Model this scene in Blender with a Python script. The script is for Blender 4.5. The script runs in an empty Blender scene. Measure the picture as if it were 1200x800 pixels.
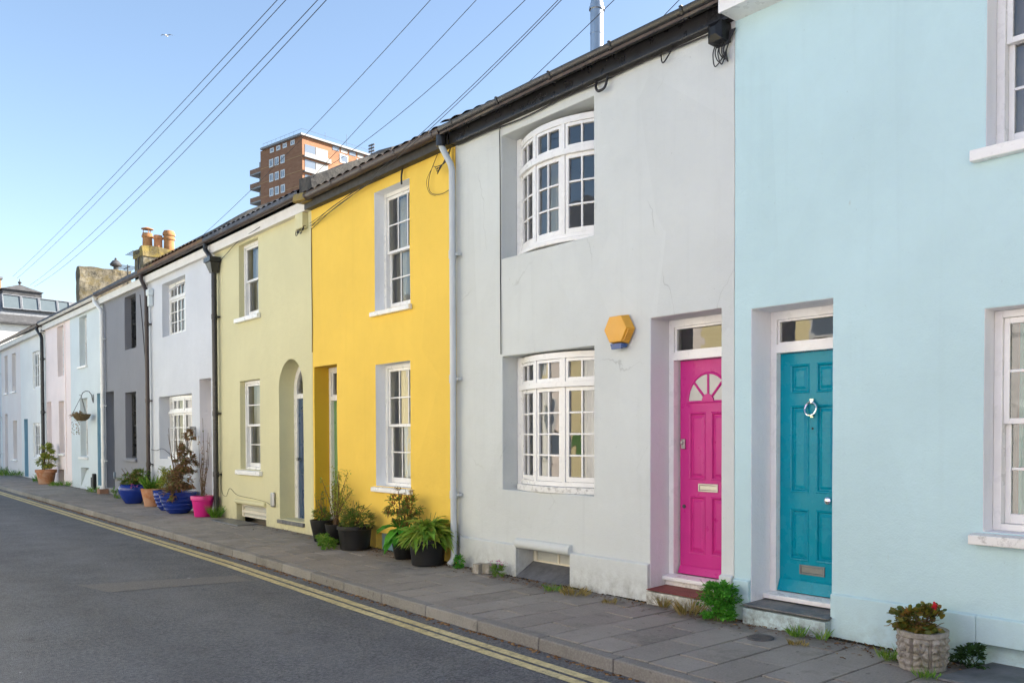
import bpy, bmesh, math, random
from mathutils import Vector, noise
random.seed(7)
S = bpy.context.scene
COL = S.collection
PI = math.pi

# ------------------------------------------------------------------ materials
def lin(h):
    r = []
    for i in (0, 2, 4):
        c = int(h[i:i+2], 16) / 255
        r.append(c / 12.92 if c <= .04045 else ((c + .055) / 1.055) ** 2.4)
    return tuple(r)

class NT:
    def __init__(s, name):
        s.m = bpy.data.materials.new(name); s.m.use_nodes = True
        s.t = s.m.node_tree; s.p = s.t.nodes['Principled BSDF']; s.out = s.t.nodes['Material Output']
        s.tc = None
    def n(s, typ, **kw):
        nd = s.t.nodes.new(typ)
        for k, v in kw.items():
            if k in nd.inputs.keys(): nd.inputs[k].default_value = v
            else: setattr(nd, k, v)
        return nd
    def l(s, a, b): s.t.links.new(a, b)
    def coord(s, which='Object'):
        if not s.tc: s.tc = s.n('ShaderNodeTexCoord')
        return s.tc.outputs[which]
    def pos(s):
        return s.n('ShaderNodeNewGeometry').outputs['Position']
    def noise(s, vec, scale, detail=4, rough=.55, sc=None):
        if sc:
            mp = s.n('ShaderNodeMapping'); mp.inputs['Scale'].default_value = sc; s.l(vec, mp.inputs['Vector']); vec = mp.outputs[0]
        nd = s.n('ShaderNodeTexNoise'); nd.inputs['Scale'].default_value = scale
        nd.inputs['Detail'].default_value = detail; nd.inputs['Roughness'].default_value = rough
        s.l(vec, nd.inputs['Vector']); return nd.outputs['Fac']
    def ramp(s, fac, stops):
        nd = s.n('ShaderNodeValToRGB'); e = nd.color_ramp.elements
        while len(e) < len(stops): e.new(.5)
        for i, (p, c) in enumerate(stops):
            e[i].position = p; e[i].color = (c, c, c, 1) if not hasattr(c, '__len__') else (*c[:3], 1)
        s.l(fac, nd.inputs[0]); return nd.outputs[0]
    def mix(s, fac, a, b, mode='MIX'):
        nd = s.n('ShaderNodeMix'); nd.data_type = 'RGBA'; nd.blend_type = mode
        for i, v in ((0, fac), (6, a), (7, b)):
            if isinstance(v, (int, float)): nd.inputs[i].default_value = v
            elif isinstance(v, tuple): nd.inputs[i].default_value = (*v[:3], 1)
            else: s.l(v, nd.inputs[i])
        return nd.outputs[2]
    def math(s, op, a, b=0.0, c=None):
        nd = s.n('ShaderNodeMath'); nd.operation = op
        for i, v in ((0, a), (1, b)):
            if isinstance(v, (int, float)): nd.inputs[i].default_value = v
            else: s.l(v, nd.inputs[i])
        return nd.outputs[0]
    def bump(s, h, strength=.3, dist=.01, normal=None):
        nd = s.n('ShaderNodeBump'); nd.inputs['Strength'].default_value = strength; nd.inputs['Distance'].default_value = dist
        s.l(h, nd.inputs['Height'])
        if normal is not None: s.l(normal, nd.inputs['Normal'])
        s.l(nd.outputs[0], s.p.inputs['Normal']); return nd.outputs[0]
    def base(s, c):
        if isinstance(c, tuple): s.p.inputs['Base Color'].default_value = (*c[:3], 1)
        else: s.l(c, s.p.inputs['Base Color'])
    def rough(s, v, spec=None):
        if isinstance(v, (int, float)): s.p.inputs['Roughness'].default_value = v
        else: s.l(v, s.p.inputs['Roughness'])
        if spec is not None: s.p.inputs['Specular IOR Level'].default_value = spec
    def z(s):
        sp = s.n('ShaderNodeSeparateXYZ'); s.l(s.coord(), sp.inputs[0]); return sp.outputs[2]

def sc(c, k): return tuple(min(.95, x * k) for x in c)

def plaster(name, col, dirt=1.0, cracks=0.0, grime=(.13, .12, .10)):
    m = NT(name); v = m.coord()
    big = m.noise(v, .7, 5, .6)
    c = m.mix(m.ramp(big, [(.3, 0.), (.7, 1.)]), sc(col, .93), sc(col, 1.04))
    blot = m.noise(v, 2.6, 6, .7)
    c = m.mix(m.math('MULTIPLY', m.ramp(blot, [(.52, 0.), (.75, 1.)]), .16 * dirt), c, sc(col, .74))
    st = m.noise(v, 1.6, 5, .65, sc=(5, 5, .22))
    c = m.mix(m.math('MULTIPLY', m.ramp(st, [(.55, 0.), (.8, 1.)]), .22 * dirt), c, sc(col, .66))
    sp = m.noise(v, 34, 2, .5)
    c = m.mix(m.math('MULTIPLY', m.ramp(sp, [(.73, 0.), (.76, 1.)]), .5 * dirt), c, sc(col, .5))
    vr = m.n('ShaderNodeTexVoronoi'); vr.inputs['Scale'].default_value = 1.3; vr.inputs['Randomness'].default_value = 1
    mpv = m.n('ShaderNodeMapping'); mpv.inputs['Scale'].default_value = (1, 1, .7); m.l(v, mpv.inputs['Vector']); m.l(mpv.outputs[0], vr.inputs['Vector'])
    pa = m.n('ShaderNodeSeparateColor'); m.l(vr.outputs['Color'], pa.inputs[0])
    c = m.mix(m.math('MULTIPLY', m.ramp(pa.outputs[0], [(.74, 0.), (.76, 1.)]), .10 * dirt), c, sc(col, 1.18))
    c = m.mix(m.math('MULTIPLY', m.ramp(pa.outputs[1], [(.80, 0.), (.82, 1.)]), .09 * dirt), c, sc(col, .7))
    rs = m.noise(v, 3.1, 3, .6, sc=(2.4, 2.4, .8))
    c = m.mix(m.math('MULTIPLY', m.ramp(rs, [(.735, 0.), (.78, 1.)]), .5 * dirt), c, (.26, .19, .11))
    gn = m.noise(v, 9, 6, .75)
    hgt = m.n('ShaderNodeMapRange'); hgt.inputs[1].default_value = .0; hgt.inputs[2].default_value = .42
    hgt.inputs[3].default_value = 1; hgt.inputs[4].default_value = 0; m.l(m.z(), hgt.inputs[0])
    g = m.math('MULTIPLY', m.math('POWER', hgt.outputs[0], 1.6), m.ramp(gn, [(.38, 0.), (.72, 1.)]))
    c = m.mix(m.math('MULTIPLY', g, .8 * dirt), c, grime)
    h = m.math('ADD', m.math('MULTIPLY', m.noise(v, 70, 3, .6), .35), m.math('MULTIPLY', m.noise(v, 5, 5, .6), 1.6))
    if cracks:
        w = m.n('ShaderNodeMapping'); w.inputs['Scale'].default_value = (1, 1, .55)
        nz = m.n('ShaderNodeTexNoise'); nz.inputs['Scale'].default_value = 3.; nz.inputs['Detail'].default_value = 5; m.l(v, nz.inputs['Vector'])
        ad = m.n('ShaderNodeMix'); ad.data_type = 'VECTOR'; ad.inputs[0].default_value = .22
        m.l(v, ad.inputs[4]); m.l(nz.outputs['Color'], ad.inputs[5])
        m.l(ad.outputs[1], w.inputs['Vector'])
        vo = m.n('ShaderNodeTexVoronoi'); vo.feature = 'DISTANCE_TO_EDGE'; vo.inputs['Scale'].default_value = 1.0
        m.l(w.outputs[0], vo.inputs['Vector'])
        line = m.ramp(vo.outputs['Distance'], [(.0, 1.), (.0035, 0.)])
        mask = m.ramp(m.noise(v, .9, 2), [(.52, 0.), (.58, 1.)])
        k = m.math('MULTIPLY', m.math('MULTIPLY', line, mask), cracks)
        c = m.mix(k, c, sc(col, .35)); h = m.math('SUBTRACT', h, m.math('MULTIPLY', k, .6))
    m.base(c); m.rough(.82, .3); m.bump(h, .55, .014); return m.m

def paint(name, col, rough=.35, worn=.0, wear=(.12, .11, .1), spec=.5, bump=.15):
    m = NT(name); v = m.coord()
    c = m.mix(m.ramp(m.noise(v, 3, 5, .6), [(.3, 0.), (.7, 1.)]), sc(col, .92), sc(col, 1.03))
    if worn:
        c = m.mix(m.math('MULTIPLY', m.ramp(m.noise(v, 14, 7, .75), [(.6 - .12 * worn, 0.), (.72, 1.)]), worn), c, wear)
    m.base(c); m.rough(m.ramp(m.noise(v, 8, 3), [(.3, max(.05, rough - .08)), (.7, min(1, rough + .12))]), spec)
    m.bump(m.noise(v, 26, 4, .6), bump, .006); return m.m

def metal(name, col, rough=.35):
    m = NT(name); m.base(m.mix(m.noise(m.coord(), 12, 4), sc(col, .75), sc(col, 1.05))); m.rough(rough); m.p.inputs['Metallic'].default_value = 1; return m.m

def leafmat(name, cols, rough=.5, trans=.25):
    m = NT(name); g = m.n('ShaderNodeNewGeometry')
    n = len(cols); c = m.ramp(g.outputs['Random Per Island'], [((i + .5) / n, cols[i]) for i in range(n)])
    nz = m.noise(m.coord(), 45, 3)
    c = m.mix(m.math('MULTIPLY', nz, .45), c, sc(cols[0], .6), 'MIX')
    m.base(c); m.rough(rough, .4)
    t = m.n('ShaderNodeBsdfTranslucent'); m.l(c, t.inputs['Color'])
    ms = m.n('ShaderNodeMixShader'); ms.inputs[0].default_value = trans
    m.l(m.p.outputs[0], ms.inputs[1]); m.l(t.outputs[0], ms.inputs[2]); m.l(ms.outputs[0], m.out.inputs[0]); return m.m

def glassmat(name, tint=(.92, .95, .94), wav=.08, ior=2.1):
    m = NT(name); v = m.coord()
    tr = m.n('ShaderNodeBsdfTransparent'); tr.inputs[0].default_value = (*tint, 1)
    gl = m.n('ShaderNodeBsdfGlossy'); gl.inputs['Roughness'].default_value = .015
    bp = m.n('ShaderNodeBump'); bp.inputs['Strength'].default_value = wav; bp.inputs['Distance'].default_value = .02
    m.l(m.noise(v, 3.2, 2), bp.inputs['Height']); m.l(bp.outputs[0], gl.inputs['Normal'])
    fr = m.n('ShaderNodeFresnel'); fr.inputs[0].default_value = ior
    ms = m.n('ShaderNodeMixShader'); m.l(fr.outputs[0], ms.inputs[0]); m.l(tr.outputs[0], ms.inputs[1]); m.l(gl.outputs[0], ms.inputs[2])
    m.l(ms.outputs[0], m.out.inputs[0]); return m.m

def stone(name, a, b, scale=8, rough=.9, bump=.6, third=None):
    m = NT(name); v = m.coord()
    c = m.mix(m.ramp(m.noise(v, scale, 7, .7), [(.35, 0.), (.65, 1.)]), a, b)
    if third: c = m.mix(m.ramp(m.noise(v, scale * .45, 5, .7), [(.45, 0.), (.6, 1.)]), c, third)
    m.base(c); m.rough(rough, .3); m.bump(m.noise(v, scale * 3, 6, .7), bump, .02); return m.m

def brick(name, a, b, mortar, w=.22, h=.075, rot=None):
    m = NT(name); v = m.coord()
    mp = m.n('ShaderNodeMapping'); m.l(v, mp.inputs[0])
    # facade pattern on both vertical directions: u = x + y, v = z
    sp = m.n('ShaderNodeSeparateXYZ'); m.l(v, sp.inputs[0]); cb = m.n('ShaderNodeCombineXYZ')
    m.l(m.math('ADD', sp.outputs[0], sp.outputs[1]), cb.inputs[0]); m.l(sp.outputs[2], cb.inputs[1])
    br = m.n('ShaderNodeTexBrick'); m.l(cb.outputs[0], br.inputs[0])
    br.inputs['Color1'].default_value = (*a, 1); br.inputs['Color2'].default_value = (*b, 1); br.inputs['Mortar'].default_value = (*mortar, 1)
    br.inputs['Scale'].default_value = 1; br.inputs['Brick Width'].default_value = w; br.inputs['Row Height'].default_value = h; br.inputs['Mortar Size'].default_value = .012
    c = m.mix(m.math('MULTIPLY', m.noise(v, .5, 5), .5), br.outputs[0], sc(a, .6))
    m.base(c); m.rough(.9, .2); return m.m

M = {}
M['wall_aqua'] = plaster('aqua plaster', lin('b9d5da'), .55, 0, (.22, .24, .2))
M['wall_grey'] = plaster('grey white plaster', lin('c9cecd'), .9, .36)
M['wall_yellow'] = plaster('yellow plaster', (.82, .56, .095), .55)
M['wall_green'] = plaster('pale green plaster', lin('cfcba4'), .45)
M['wall_lilac'] = plaster('pale blue plaster', lin('cbd0d8'), .5)
M['wall_dark'] = plaster('slate grey plaster', lin('84868e'), .6)
M['wall_blue'] = plaster('powder blue plaster', lin('d2dbde'), .5)
M['wall_pink'] = plaster('blush pink plaster', lin('f4e4e0'), .45)
M['wall_mint'] = plaster('white mint plaster', lin('f6f3ec'), .45)
M['wall_rose'] = plaster('rose white plaster', lin('faece4'), .45)
M['wall_white'] = plaster('white plaster', lin('efefee'), .4)
M['wall_purple'] = plaster('purple plaster', lin('9a86b8'), .4)
M['wall_cream'] = plaster('cream plaster', lin('f0e2b4'), .4)
M['rev_lilac'] = plaster('lilac reveal', lin('eaeaee'), .4, 0, (.2, .2, .2))
M['rev_mauve'] = plaster('mauve reveal', lin('d6d4d8'), .5)
M['rev_white'] = plaster('grey white reveal', lin('eceef0'), .4)
M['step_aqua'] = plaster('dirty aqua step', lin('bcd2d4'), 1.7)
M['step_grey'] = plaster('dirty grey step', lin('cfd0c8'), 2.0)
M['rev_ochre'] = plaster('ochre reveal', (.62, .38, .03), .4)
M['white'] = paint('white gloss paint', (.80, .80, .79), .3, .12, (.3, .28, .24))
M['white_old'] = paint('flaking white paint', (.74, .74, .72), .5, .75, (.10, .09, .08))
M['cream_paint'] = paint('cream paint', (.72, .68, .56), .4, .25)
M['magenta'] = paint('magenta gloss paint', (.54, .026, .23), .33, 0, spec=.3, bump=.08)
M['teal'] = paint('teal gloss paint', (.0, .26, .36), .24, 0, spec=.22, bump=.07)
M['door_green'] = paint('green door paint', (.14, .28, .10), .35)
M['door_navy'] = paint('navy door paint', (.03, .07, .14), .3)
M['door_blue'] = paint('blue door paint', (.25, .42, .52), .35)
M['door_slate'] = paint('slate door paint', (.16, .22, .28), .35)
M['black_frame'] = paint('black window paint', (.02, .022, .025), .3)
M['black_plastic'] = paint('black plastic', (.010, .010, .011), .38, .12, (.06, .055, .05), .35)
M['gutter_black'] = paint('black gutter', (.02, .02, .022), .3, .08, (.07, .065, .06))
M['gutter_brown'] = paint('brown gutter', (.05, .034, .03), .4, .2, (.12, .10, .08))
M['pipe_grey'] = paint('pale grey pipe', (.50, .54, .57), .4, .15, (.3, .3, .28))
M['pipe_yellow'] = paint('yellow pipe', (.72, .47, .07), .5, .2)
M['soffit_dark'] = paint('dark soffit', (.035, .033, .03), .6, .5, (.12, .10, .07))
M['fascia_cream'] = paint('off white fascia', (.72, .69, .64), .5, .35, (.35, .3, .24))
M['chrome'] = metal('chrome', (.85, .86, .86), .12)
M['brass_dull'] = metal('satin metal', (.52, .52, .50), .38)
M['gunmetal'] = metal('gunmetal', (.26, .27, .28), .45)
M['steel'] = metal('flue steel', (.42, .44, .47), .36)
M['lead'] = stone('lead', (.16, .17, .19), (.26, .27, .29), 10, .55, .2)
M['glass'] = glassmat('window glass')
M['glass_dark'] = glassmat('old window glass', (.8, .84, .84), .12)
def frost():
    m = NT('frosted glass'); v = m.coord()
    m.base(m.mix(m.noise(v, 3, 4), (.40, .41, .38), (.60, .61, .57))); m.rough(.25, .5)
    m.bump(m.noise(v, 160, 2), .3, .004); return m.m
M['frosted'] = frost()
M['sky_glass'] = paint('wired skylight glass', (.13, .16, .175), .12, .1, (.25, .28, .28), .6, .05)
M['curtain'] = paint('net curtain', (.78, .76, .70), .95, 0, spec=.05)
M['curtain_teal'] = paint('teal curtain', (.05, .42, .36), .9, 0, spec=.05)
M['wood_in'] = paint('brown shutter', (.14, .07, .035), .5, .3)
M['interior'] = paint('room paint', (.34, .31, .27), .9, 0, spec=.1)
M['slate_step'] = stone('slate step', (.07, .075, .085), (.15, .155, .165), 9, .5, .25, (.20, .19, .17))
M['red_step'] = stone('red step tile', (.16, .035, .03), (.24, .06, .05), 10, .55, .2)
M['slate_cover'] = stone('slate cover', (.075, .08, .09), (.155, .16, .175), 5, .4, .15)
M['tarpaper'] = stone('dark mossy slate', (.022, .022, .024), (.07, .068, .066), 5, .9, 1.0, (.10, .094, .085))
M['mortar_moss'] = stone('lichen mortar', (.26, .21, .11), (.17, .13, .06), 9, .95, .9, (.32, .24, .07))
M['flint'] = stone('flint stack', (.06, .055, .045), (.27, .24, .18), 7, .95, 1.0, (.16, .13, .07))
M['terracotta'] = stone('terracotta', (.38, .15, .065), (.52, .24, .115), 7, .85, .25, (.50, .30, .20))
M['buff_pot'] = stone('buff chimney pot', (.33, .155, .065), (.42, .22, .10), 7, .85, .25)
M['glaze_blue'] = paint('cobalt glaze', (.012, .035, .24), .12, .15, (.03, .06, .30))
M['pot_pink'] = paint('hot pink plastic', (.60, .015, .22), .35, .05, (.4, .05, .2))
M['soil'] = stone('soil', (.025, .018, .012), (.07, .05, .035), 20, 1., 1.)
M['planter_stone'] = stone('cast stone', (.22, .20, .17), (.44, .42, .39), 14, .95, .9, (.27, .25, .20))
M['wicker'] = stone('coir basket', (.10, .065, .03), (.24, .17, .09), 30, 1., 1.)
M['iron'] = stone('cast iron', (.05, .052, .055), (.10, .10, .105), 14, .55, .3)
M['cable'] = paint('cable sheath', (.018, .018, .022), .6)
M['alarm_yellow'] = paint('alarm box yellow', (.72, .36, .035), .4)
M['alarm_blue'] = paint('alarm box blue', (.03, .08, .25), .25)
M['stem'] = paint('plant stem', (.12, .075, .04), .8)
M['stem_green'] = paint('green stem', (.10, .15, .035), .7)
M['wood_pole'] = paint('pole timber', (.16, .11, .07), .85, .4)
M['bird_white'] = paint('gull white', (.75, .74, .73), .7); M['bird_grey'] = paint('gull grey', (.3, .32, .35), .7)
M['concrete_white'] = paint('white render', (.80, .79, .76), .7, .1, (.5, .48, .44))
M['brick_tower'] = brick('tower brick', (.34, .165, .095), (.42, .215, .125), (.32, .23, .17), .9, .3)
M['tower_panel'] = paint('tower panel', (.30, .30, .30), .6, .2, (.3, .3, .3))
M['brick_yellow'] = brick('orange brick', (.50, .28, .12), (.58, .34, .15), (.45, .36, .26))
M['brick_brown'] = stone('brown balcony brick', (.26, .15, .10), (.33, .20, .14), 2, .9, .2)

def leafset(n, *hexes, gain=1.12, **k): M[n] = leafmat(n, [sc(lin(h), gain) for h in hexes], **k)
leafset('lf_geranium', '4a5a24', '6b6a26', '8a7a2c', '3a4a1e', '94662e', '55652a')
leafset('lf_bush', '3f8a22', '57a02e', '2f7420', '6cb03a', '479028')
leafset('lf_hosta', '6f9a34', '8fb04a', '4c7c2a', '9aa848', '8a8a30', '5b8a30', '94a840', gain=1.2)
leafset('lf_shrub', '4a6a28', '5f7f30', '38541f', '77803a', '8a6a3a', gain=1.4)
leafset('lf_dry', '8a6848', '76563a', 'a08060', '5d4a30', '94704a', '6a6a3a', '5f7434', gain=1.2)
leafset('lf_dark', '24401c', '31521f', '3d6028', '1d3618')
leafset('lf_yel', '8f9a3c', '6f8434', 'a6a648', '567028', 'b0a040', gain=1.3)
leafset('lf_weed', '5a8a2c', '79a23a', '45741f', '93a848')
leafset('lf_straw', '9a8a50', '7a7a3a', 'b09a60', '6a5a30')
leafset('lf_pieris', '4f7a2c', '3d6424', '6b8e34', '9a4a34', '7d5a34', gain=1.35)
leafset('lf_dead', '5a4028', '7a5a38', '3f2c1c', '96764e', rough=.9, trans=.05)
M['petal_red'] = paint('red petals', (.62, .02, .04), .6); M['petal_pink'] = paint('pink petals', (.45, .14, .30), .7)
M['petal_white'] = paint('white petals', (.75, .74, .7), .7)

def asphalt():
    m = NT('asphalt'); v = m.pos()
    c = m.mix(m.ramp(m.noise(v, 1.1, 6, .6), [(.3, 0.), (.7, 1.)]), (.056, .063, .073), (.090, .099, .112))
    tr = m.noise(v, .5, 4, .6, sc=(.25, 1.3, 1))
    c = m.mix(m.math('MULTIPLY', m.ramp(tr, [(.45, 0.), (.7, 1.)]), .55), c, (.135, .139, .145))
    ag = m.n('ShaderNodeTexVoronoi'); ag.inputs['Scale'].default_value = 85; m.l(v, ag.inputs['Vector'])
    c = m.mix(.55, c, m.mix(m.ramp(ag.outputs['Color'], [(.2, 0.), (.9, 1.)]), (.018, .02, .024), (.23, .235, .24)))
    c = m.mix(m.math('MULTIPLY', m.ramp(m.noise(v, 3.2, 3, .5), [(.70, 0.), (.73, 1.)]), .35), c, (.03, .03, .033))
    sy = m.n('ShaderNodeSeparateXYZ'); m.l(v, sy.inputs[0])
    wv = m.math('ADD', sy.outputs[1], m.math('MULTIPLY', m.noise(v, .35, 3), .9))
    for yc, wd, am, col in ((-3.05, .38, .35, (.15, .155, .162)), (-4.75, .42, .35, (.15, .155, .162)), (-3.9, .35, .35, (.045, .047, .05)), (-2.35, .22, .3, (.05, .052, .056))):
        dd = m.math('ABSOLUTE', m.math('SUBTRACT', wv, yc + .45)); k = m.ramp(m.math('DIVIDE', dd, wd), [(.2, 1.), (1., 0.)])
        c = m.mix(m.math('MULTIPLY', m.math('MULTIPLY', k, m.ramp(m.noise(v, .8, 5, .6), [(.3, .2), (.7, 1.)])), am), c, col)
    c = m.mix(m.math('MULTIPLY', m.ramp(m.noise(v, 1.9, 5, .6), [(.66, 0.), (.74, 1.)]), .5), c, (.035, .036, .038))
    wh = m.ramp(m.noise(v, 9, 2, .5), [(.765, 0.), (.775, 1.)])
    c = m.mix(m.math('MULTIPLY', wh, .7), c, (.4, .4, .4))
    m.base(c); m.rough(m.ramp(m.noise(v, 2, 4), [(.3, .62), (.7, .82)]), .45)
    h = m.math('ADD', ag.outputs['Distance'], m.math('MULTIPLY', m.noise(v, 25, 4), .6)); m.bump(h, .55, .012); return m.m
M['asphalt'] = asphalt()
def patch():  # paler asphalt colour that stands in for sunlight on the road
    m = NT('sunlit tarmac tint'); v = m.pos()
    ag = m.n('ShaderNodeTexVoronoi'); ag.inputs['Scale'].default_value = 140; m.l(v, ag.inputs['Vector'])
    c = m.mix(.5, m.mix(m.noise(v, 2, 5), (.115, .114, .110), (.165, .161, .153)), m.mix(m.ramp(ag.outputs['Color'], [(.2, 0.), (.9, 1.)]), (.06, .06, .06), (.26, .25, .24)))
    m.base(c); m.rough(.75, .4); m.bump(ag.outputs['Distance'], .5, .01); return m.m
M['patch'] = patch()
def yline():
    m = NT('yellow road paint'); v = m.pos()
    w = m.ramp(m.noise(v, 16, 8, .8), [(.44, 0.), (.66, 1.)])
    c = m.mix(m.ramp(m.noise(v, 1.5, 4), [(.3, 0.), (.7, 1.)]), (.52, .43, .20), (.62, .54, .30))
    c = m.mix(m.math('MULTIPLY', w, .72), c, (.085, .085, .08))
    m.base(c); m.rough(.75, .3); m.bump(m.noise(v, 90, 3), .3, .006); return m.m
M['yellow_line'] = yline()
def slabs(name, a, b):
    m = NT(name); v = m.pos(); g = m.n('ShaderNodeNewGeometry')
    c = m.mix(g.outputs['Random Per Island'], a, b)
    c = m.mix(m.math('MULTIPLY', m.ramp(m.noise(v, 1.7, 6, .65), [(.35, 0.), (.7, 1.)]), .45), c, sc(a, .62))
    c = m.mix(m.math('MULTIPLY', m.ramp(m.noise(v, 60, 3), [(.4, 0.), (.7, 1.)]), .35), c, sc(b, 1.25))
    c = m.mix(m.math('MULTIPLY', m.ramp(m.noise(v, 22, 2), [(.77, 0.), (.78, 1.)]), .5), c, (.42, .42, .4))
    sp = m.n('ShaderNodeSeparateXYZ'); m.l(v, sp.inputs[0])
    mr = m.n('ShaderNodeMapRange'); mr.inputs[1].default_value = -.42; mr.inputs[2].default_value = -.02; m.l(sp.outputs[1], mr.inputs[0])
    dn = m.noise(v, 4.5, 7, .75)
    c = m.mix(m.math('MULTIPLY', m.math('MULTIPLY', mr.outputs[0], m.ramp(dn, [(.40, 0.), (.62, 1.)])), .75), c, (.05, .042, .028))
    c = m.mix(m.math('MULTIPLY', m.ramp(m.noise(v, 2.4, 7, .75), [(.54, 0.), (.66, 1.)]), .38), c, (.07, .062, .05))
    c = m.mix(m.math('MULTIPLY', m.ramp(m.noise(v, 13, 3, .5), [(.68, 0.), (.71, 1.)]), .4), c, (.05, .047, .042))
    m.base(c); m.rough(.85, .35); m.bump(m.noise(v, 80, 4, .7), .6, .008); return m.m
M['slab'] = slabs('paving slab', (.215, .195, .172), (.30, .276, .246))
M['kerb'] = slabs('kerb stone', (.17, .163, .15), (.26, .25, .232))
M['joint'] = stone('joint dirt', (.016, .014, .012), (.035, .03, .024), 20, 1., .8, (.035, .042, .018))

# ------------------------------------------------------------------ mesh building
ROOTLOC = {}
def root_loc(o):
    while o is not None and o.parent is not None: o = o.parent
    return Vector((0, 0, 0)) if o is None else o.location
class MB:
    def __init__(s): s.v = []; s.f = []; s.mi = []
    def quad(s, *p, m=0):
        i = len(s.v); s.v += [tuple(q) for q in p]; s.f.append(tuple(range(i, i + len(p)))); s.mi.append(m)
    def box(s, x0, x1, y0, y1, z0, z1, m=0, top=0.):
        i = len(s.v)
        s.v += [(x0, y0, z0), (x1, y0, z0), (x1, y1, z0), (x0, y1, z0), (x0, y0, z1 - top), (x1, y0, z1 - top), (x1, y1, z1), (x0, y1, z1)]
        for f in ((0, 3, 2, 1), (4, 5, 6, 7), (0, 1, 5, 4), (1, 2, 6, 5), (2, 3, 7, 6), (3, 0, 4, 7)):
            s.f.append(tuple(i + k for k in f)); s.mi.append(m)
    def hexa(s, bot, topp, m=0):
        i = len(s.v); n = len(bot); s.v += [tuple(p) for p in bot] + [tuple(p) for p in topp]
        s.f.append(tuple(i + k for k in reversed(range(n)))); s.f.append(tuple(i + n + k for k in range(n))); s.mi += [m, m]
        for k in range(n):
            s.f.append((i + k, i + (k + 1) % n, i + n + (k + 1) % n, i + n + k)); s.mi.append(m)
    def tube(s, pts, r, n=8, cap=True, m=0):
        pts = [Vector(p) for p in pts]; rr = r if hasattr(r, '__len__') else [r] * len(pts)
        base = len(s.v); up = Vector((0, 0, 1)); prev = None
        for k, p in enumerate(pts):
            d = (pts[min(k + 1, len(pts) - 1)] - pts[max(k - 1, 0)]).normalized()
            if prev is None:
                a = d.cross(up); a = a if a.length > 1e-3 else d.cross(Vector((1, 0, 0)))
            else: a = prev - d * prev.dot(d)
            a.normalize(); prev = a; b = d.cross(a)
            for j in range(n):
                t = 2 * PI * j / n; s.v.append(tuple(p + (a * math.cos(t) + b * math.sin(t)) * rr[k]))
        for k in range(len(pts) - 1):
            for j in range(n):
                s.f.append((base + k * n + j, base + k * n + (j + 1) % n, base + (k + 1) * n + (j + 1) % n, base + (k + 1) * n + j)); s.mi.append(m)
        if cap:
            s.f.append(tuple(base + j for j in reversed(range(n)))); s.f.append(tuple(base + (len(pts) - 1) * n + j for j in range(n))); s.mi += [m, m]
    def lathe(s, c, prof, n=28, m=0, sq=None):
        base = len(s.v); cx, cy, cz = c
        for r, z in prof:
            for j in range(n):
                t = 2 * PI * j / n; s.v.append((cx + r * math.cos(t), cy + r * math.sin(t), cz + z))
        for k in range(len(prof) - 1):
            for j in range(n):
                s.f.append((base + k * n + j, base + k * n + (j + 1) % n, base + (k + 1) * n + (j + 1) % n, base + (k + 1) * n + j)); s.mi.append(m)
    def disc(s, c, r, n=24, m=0):
        s.quad(*[(c[0] + r * math.cos(2 * PI * j / n), c[1] + r * math.sin(2 * PI * j / n), c[2]) for j in range(n)], m=m)
    def leaf(s, p, d, up, L, W, bend=.3, m=0, seg=2):
        d = d.normalized(); side = d.cross(up)
        if side.length < 1e-3: side = d.cross(Vector((1, 0, 0)))
        side.normalize(); nrm = side.cross(d)
        i = len(s.v); prof = {2: (.0, .5, 1.), 3: (.0, .36, .7, 1.)}[seg]; wid = {2: (.12, 1., .06), 3: (.16, 1., .8, .05)}[seg]
        for t, w in zip(prof, wid):
            c = p + d * L * t - nrm * bend * L * t * t
            s.v += [tuple(c - side * W * .5 * w + nrm * W * .12), tuple(c - nrm * W * .06), tuple(c + side * W * .5 * w + nrm * W * .12)]
        for k in range(seg):
            a = i + 3 * k
            s.f += [(a, a + 1, a + 4, a + 3), (a + 1, a + 2, a + 5, a + 4)]; s.mi += [m, m]
    def roundleaf(s, p, d, up, R, m=0, n=7):
        d = d.normalized(); side = d.cross(up)
        if side.length < 1e-3: side = Vector((1, 0, 0))
        side.normalize(); nrm = side.cross(d).normalized(); i = len(s.v)
        s.v.append(tuple(p + d * R - nrm * R * .15))
        for k in range(n):
            t = 2 * PI * k / n + .3; rr = R * random.uniform(.85, 1.08)
            s.v.append(tuple(p + d * R + d * rr * math.cos(t) + side * rr * math.sin(t) + nrm * R * random.uniform(-.05, .2)))
        for k in range(n): s.f.append((i, i + 1 + k, i + 1 + (k + 1) % n)); s.mi.append(m)
    def build(s, name, mats, parent=None, bevel=0, smooth=False, doubles=False, local=False):
        me = bpy.data.meshes.new(name)
        off = Vector((0, 0, 0)) if local else root_loc(parent)
        me.from_pydata([(a - off.x, b - off.y, c - off.z) for a, b, c in s.v] if off.length else s.v, [], s.f)
        if not isinstance(mats, (list, tuple)): mats = [mats]
        for k in mats: me.materials.append(M[k])
        if len(mats) > 1: me.polygons.foreach_set('material_index', s.mi)
        if doubles or smooth:
            bm = bmesh.new(); bm.from_mesh(me); bmesh.ops.remove_doubles(bm, verts=bm.verts, dist=.0004)
            if doubles: bmesh.ops.recalc_face_normals(bm, faces=bm.faces)
            bm.to_mesh(me); bm.free()
        if smooth:
            me.polygons.foreach_set('use_smooth', [True] * len(me.polygons))
            try: me.set_sharp_from_angle(angle=math.radians(40))
            except Exception: pass
        me.update()
        o = bpy.data.objects.new(name, me); COL.objects.link(o)
        if parent is not None: o.parent = parent
        if bevel:
            b = o.modifiers.new('bevel', 'BEVEL'); b.width = bevel; b.segments = 2; b.limit_method = 'ANGLE'; b.angle_limit = math.radians(40)
        return o

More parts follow.
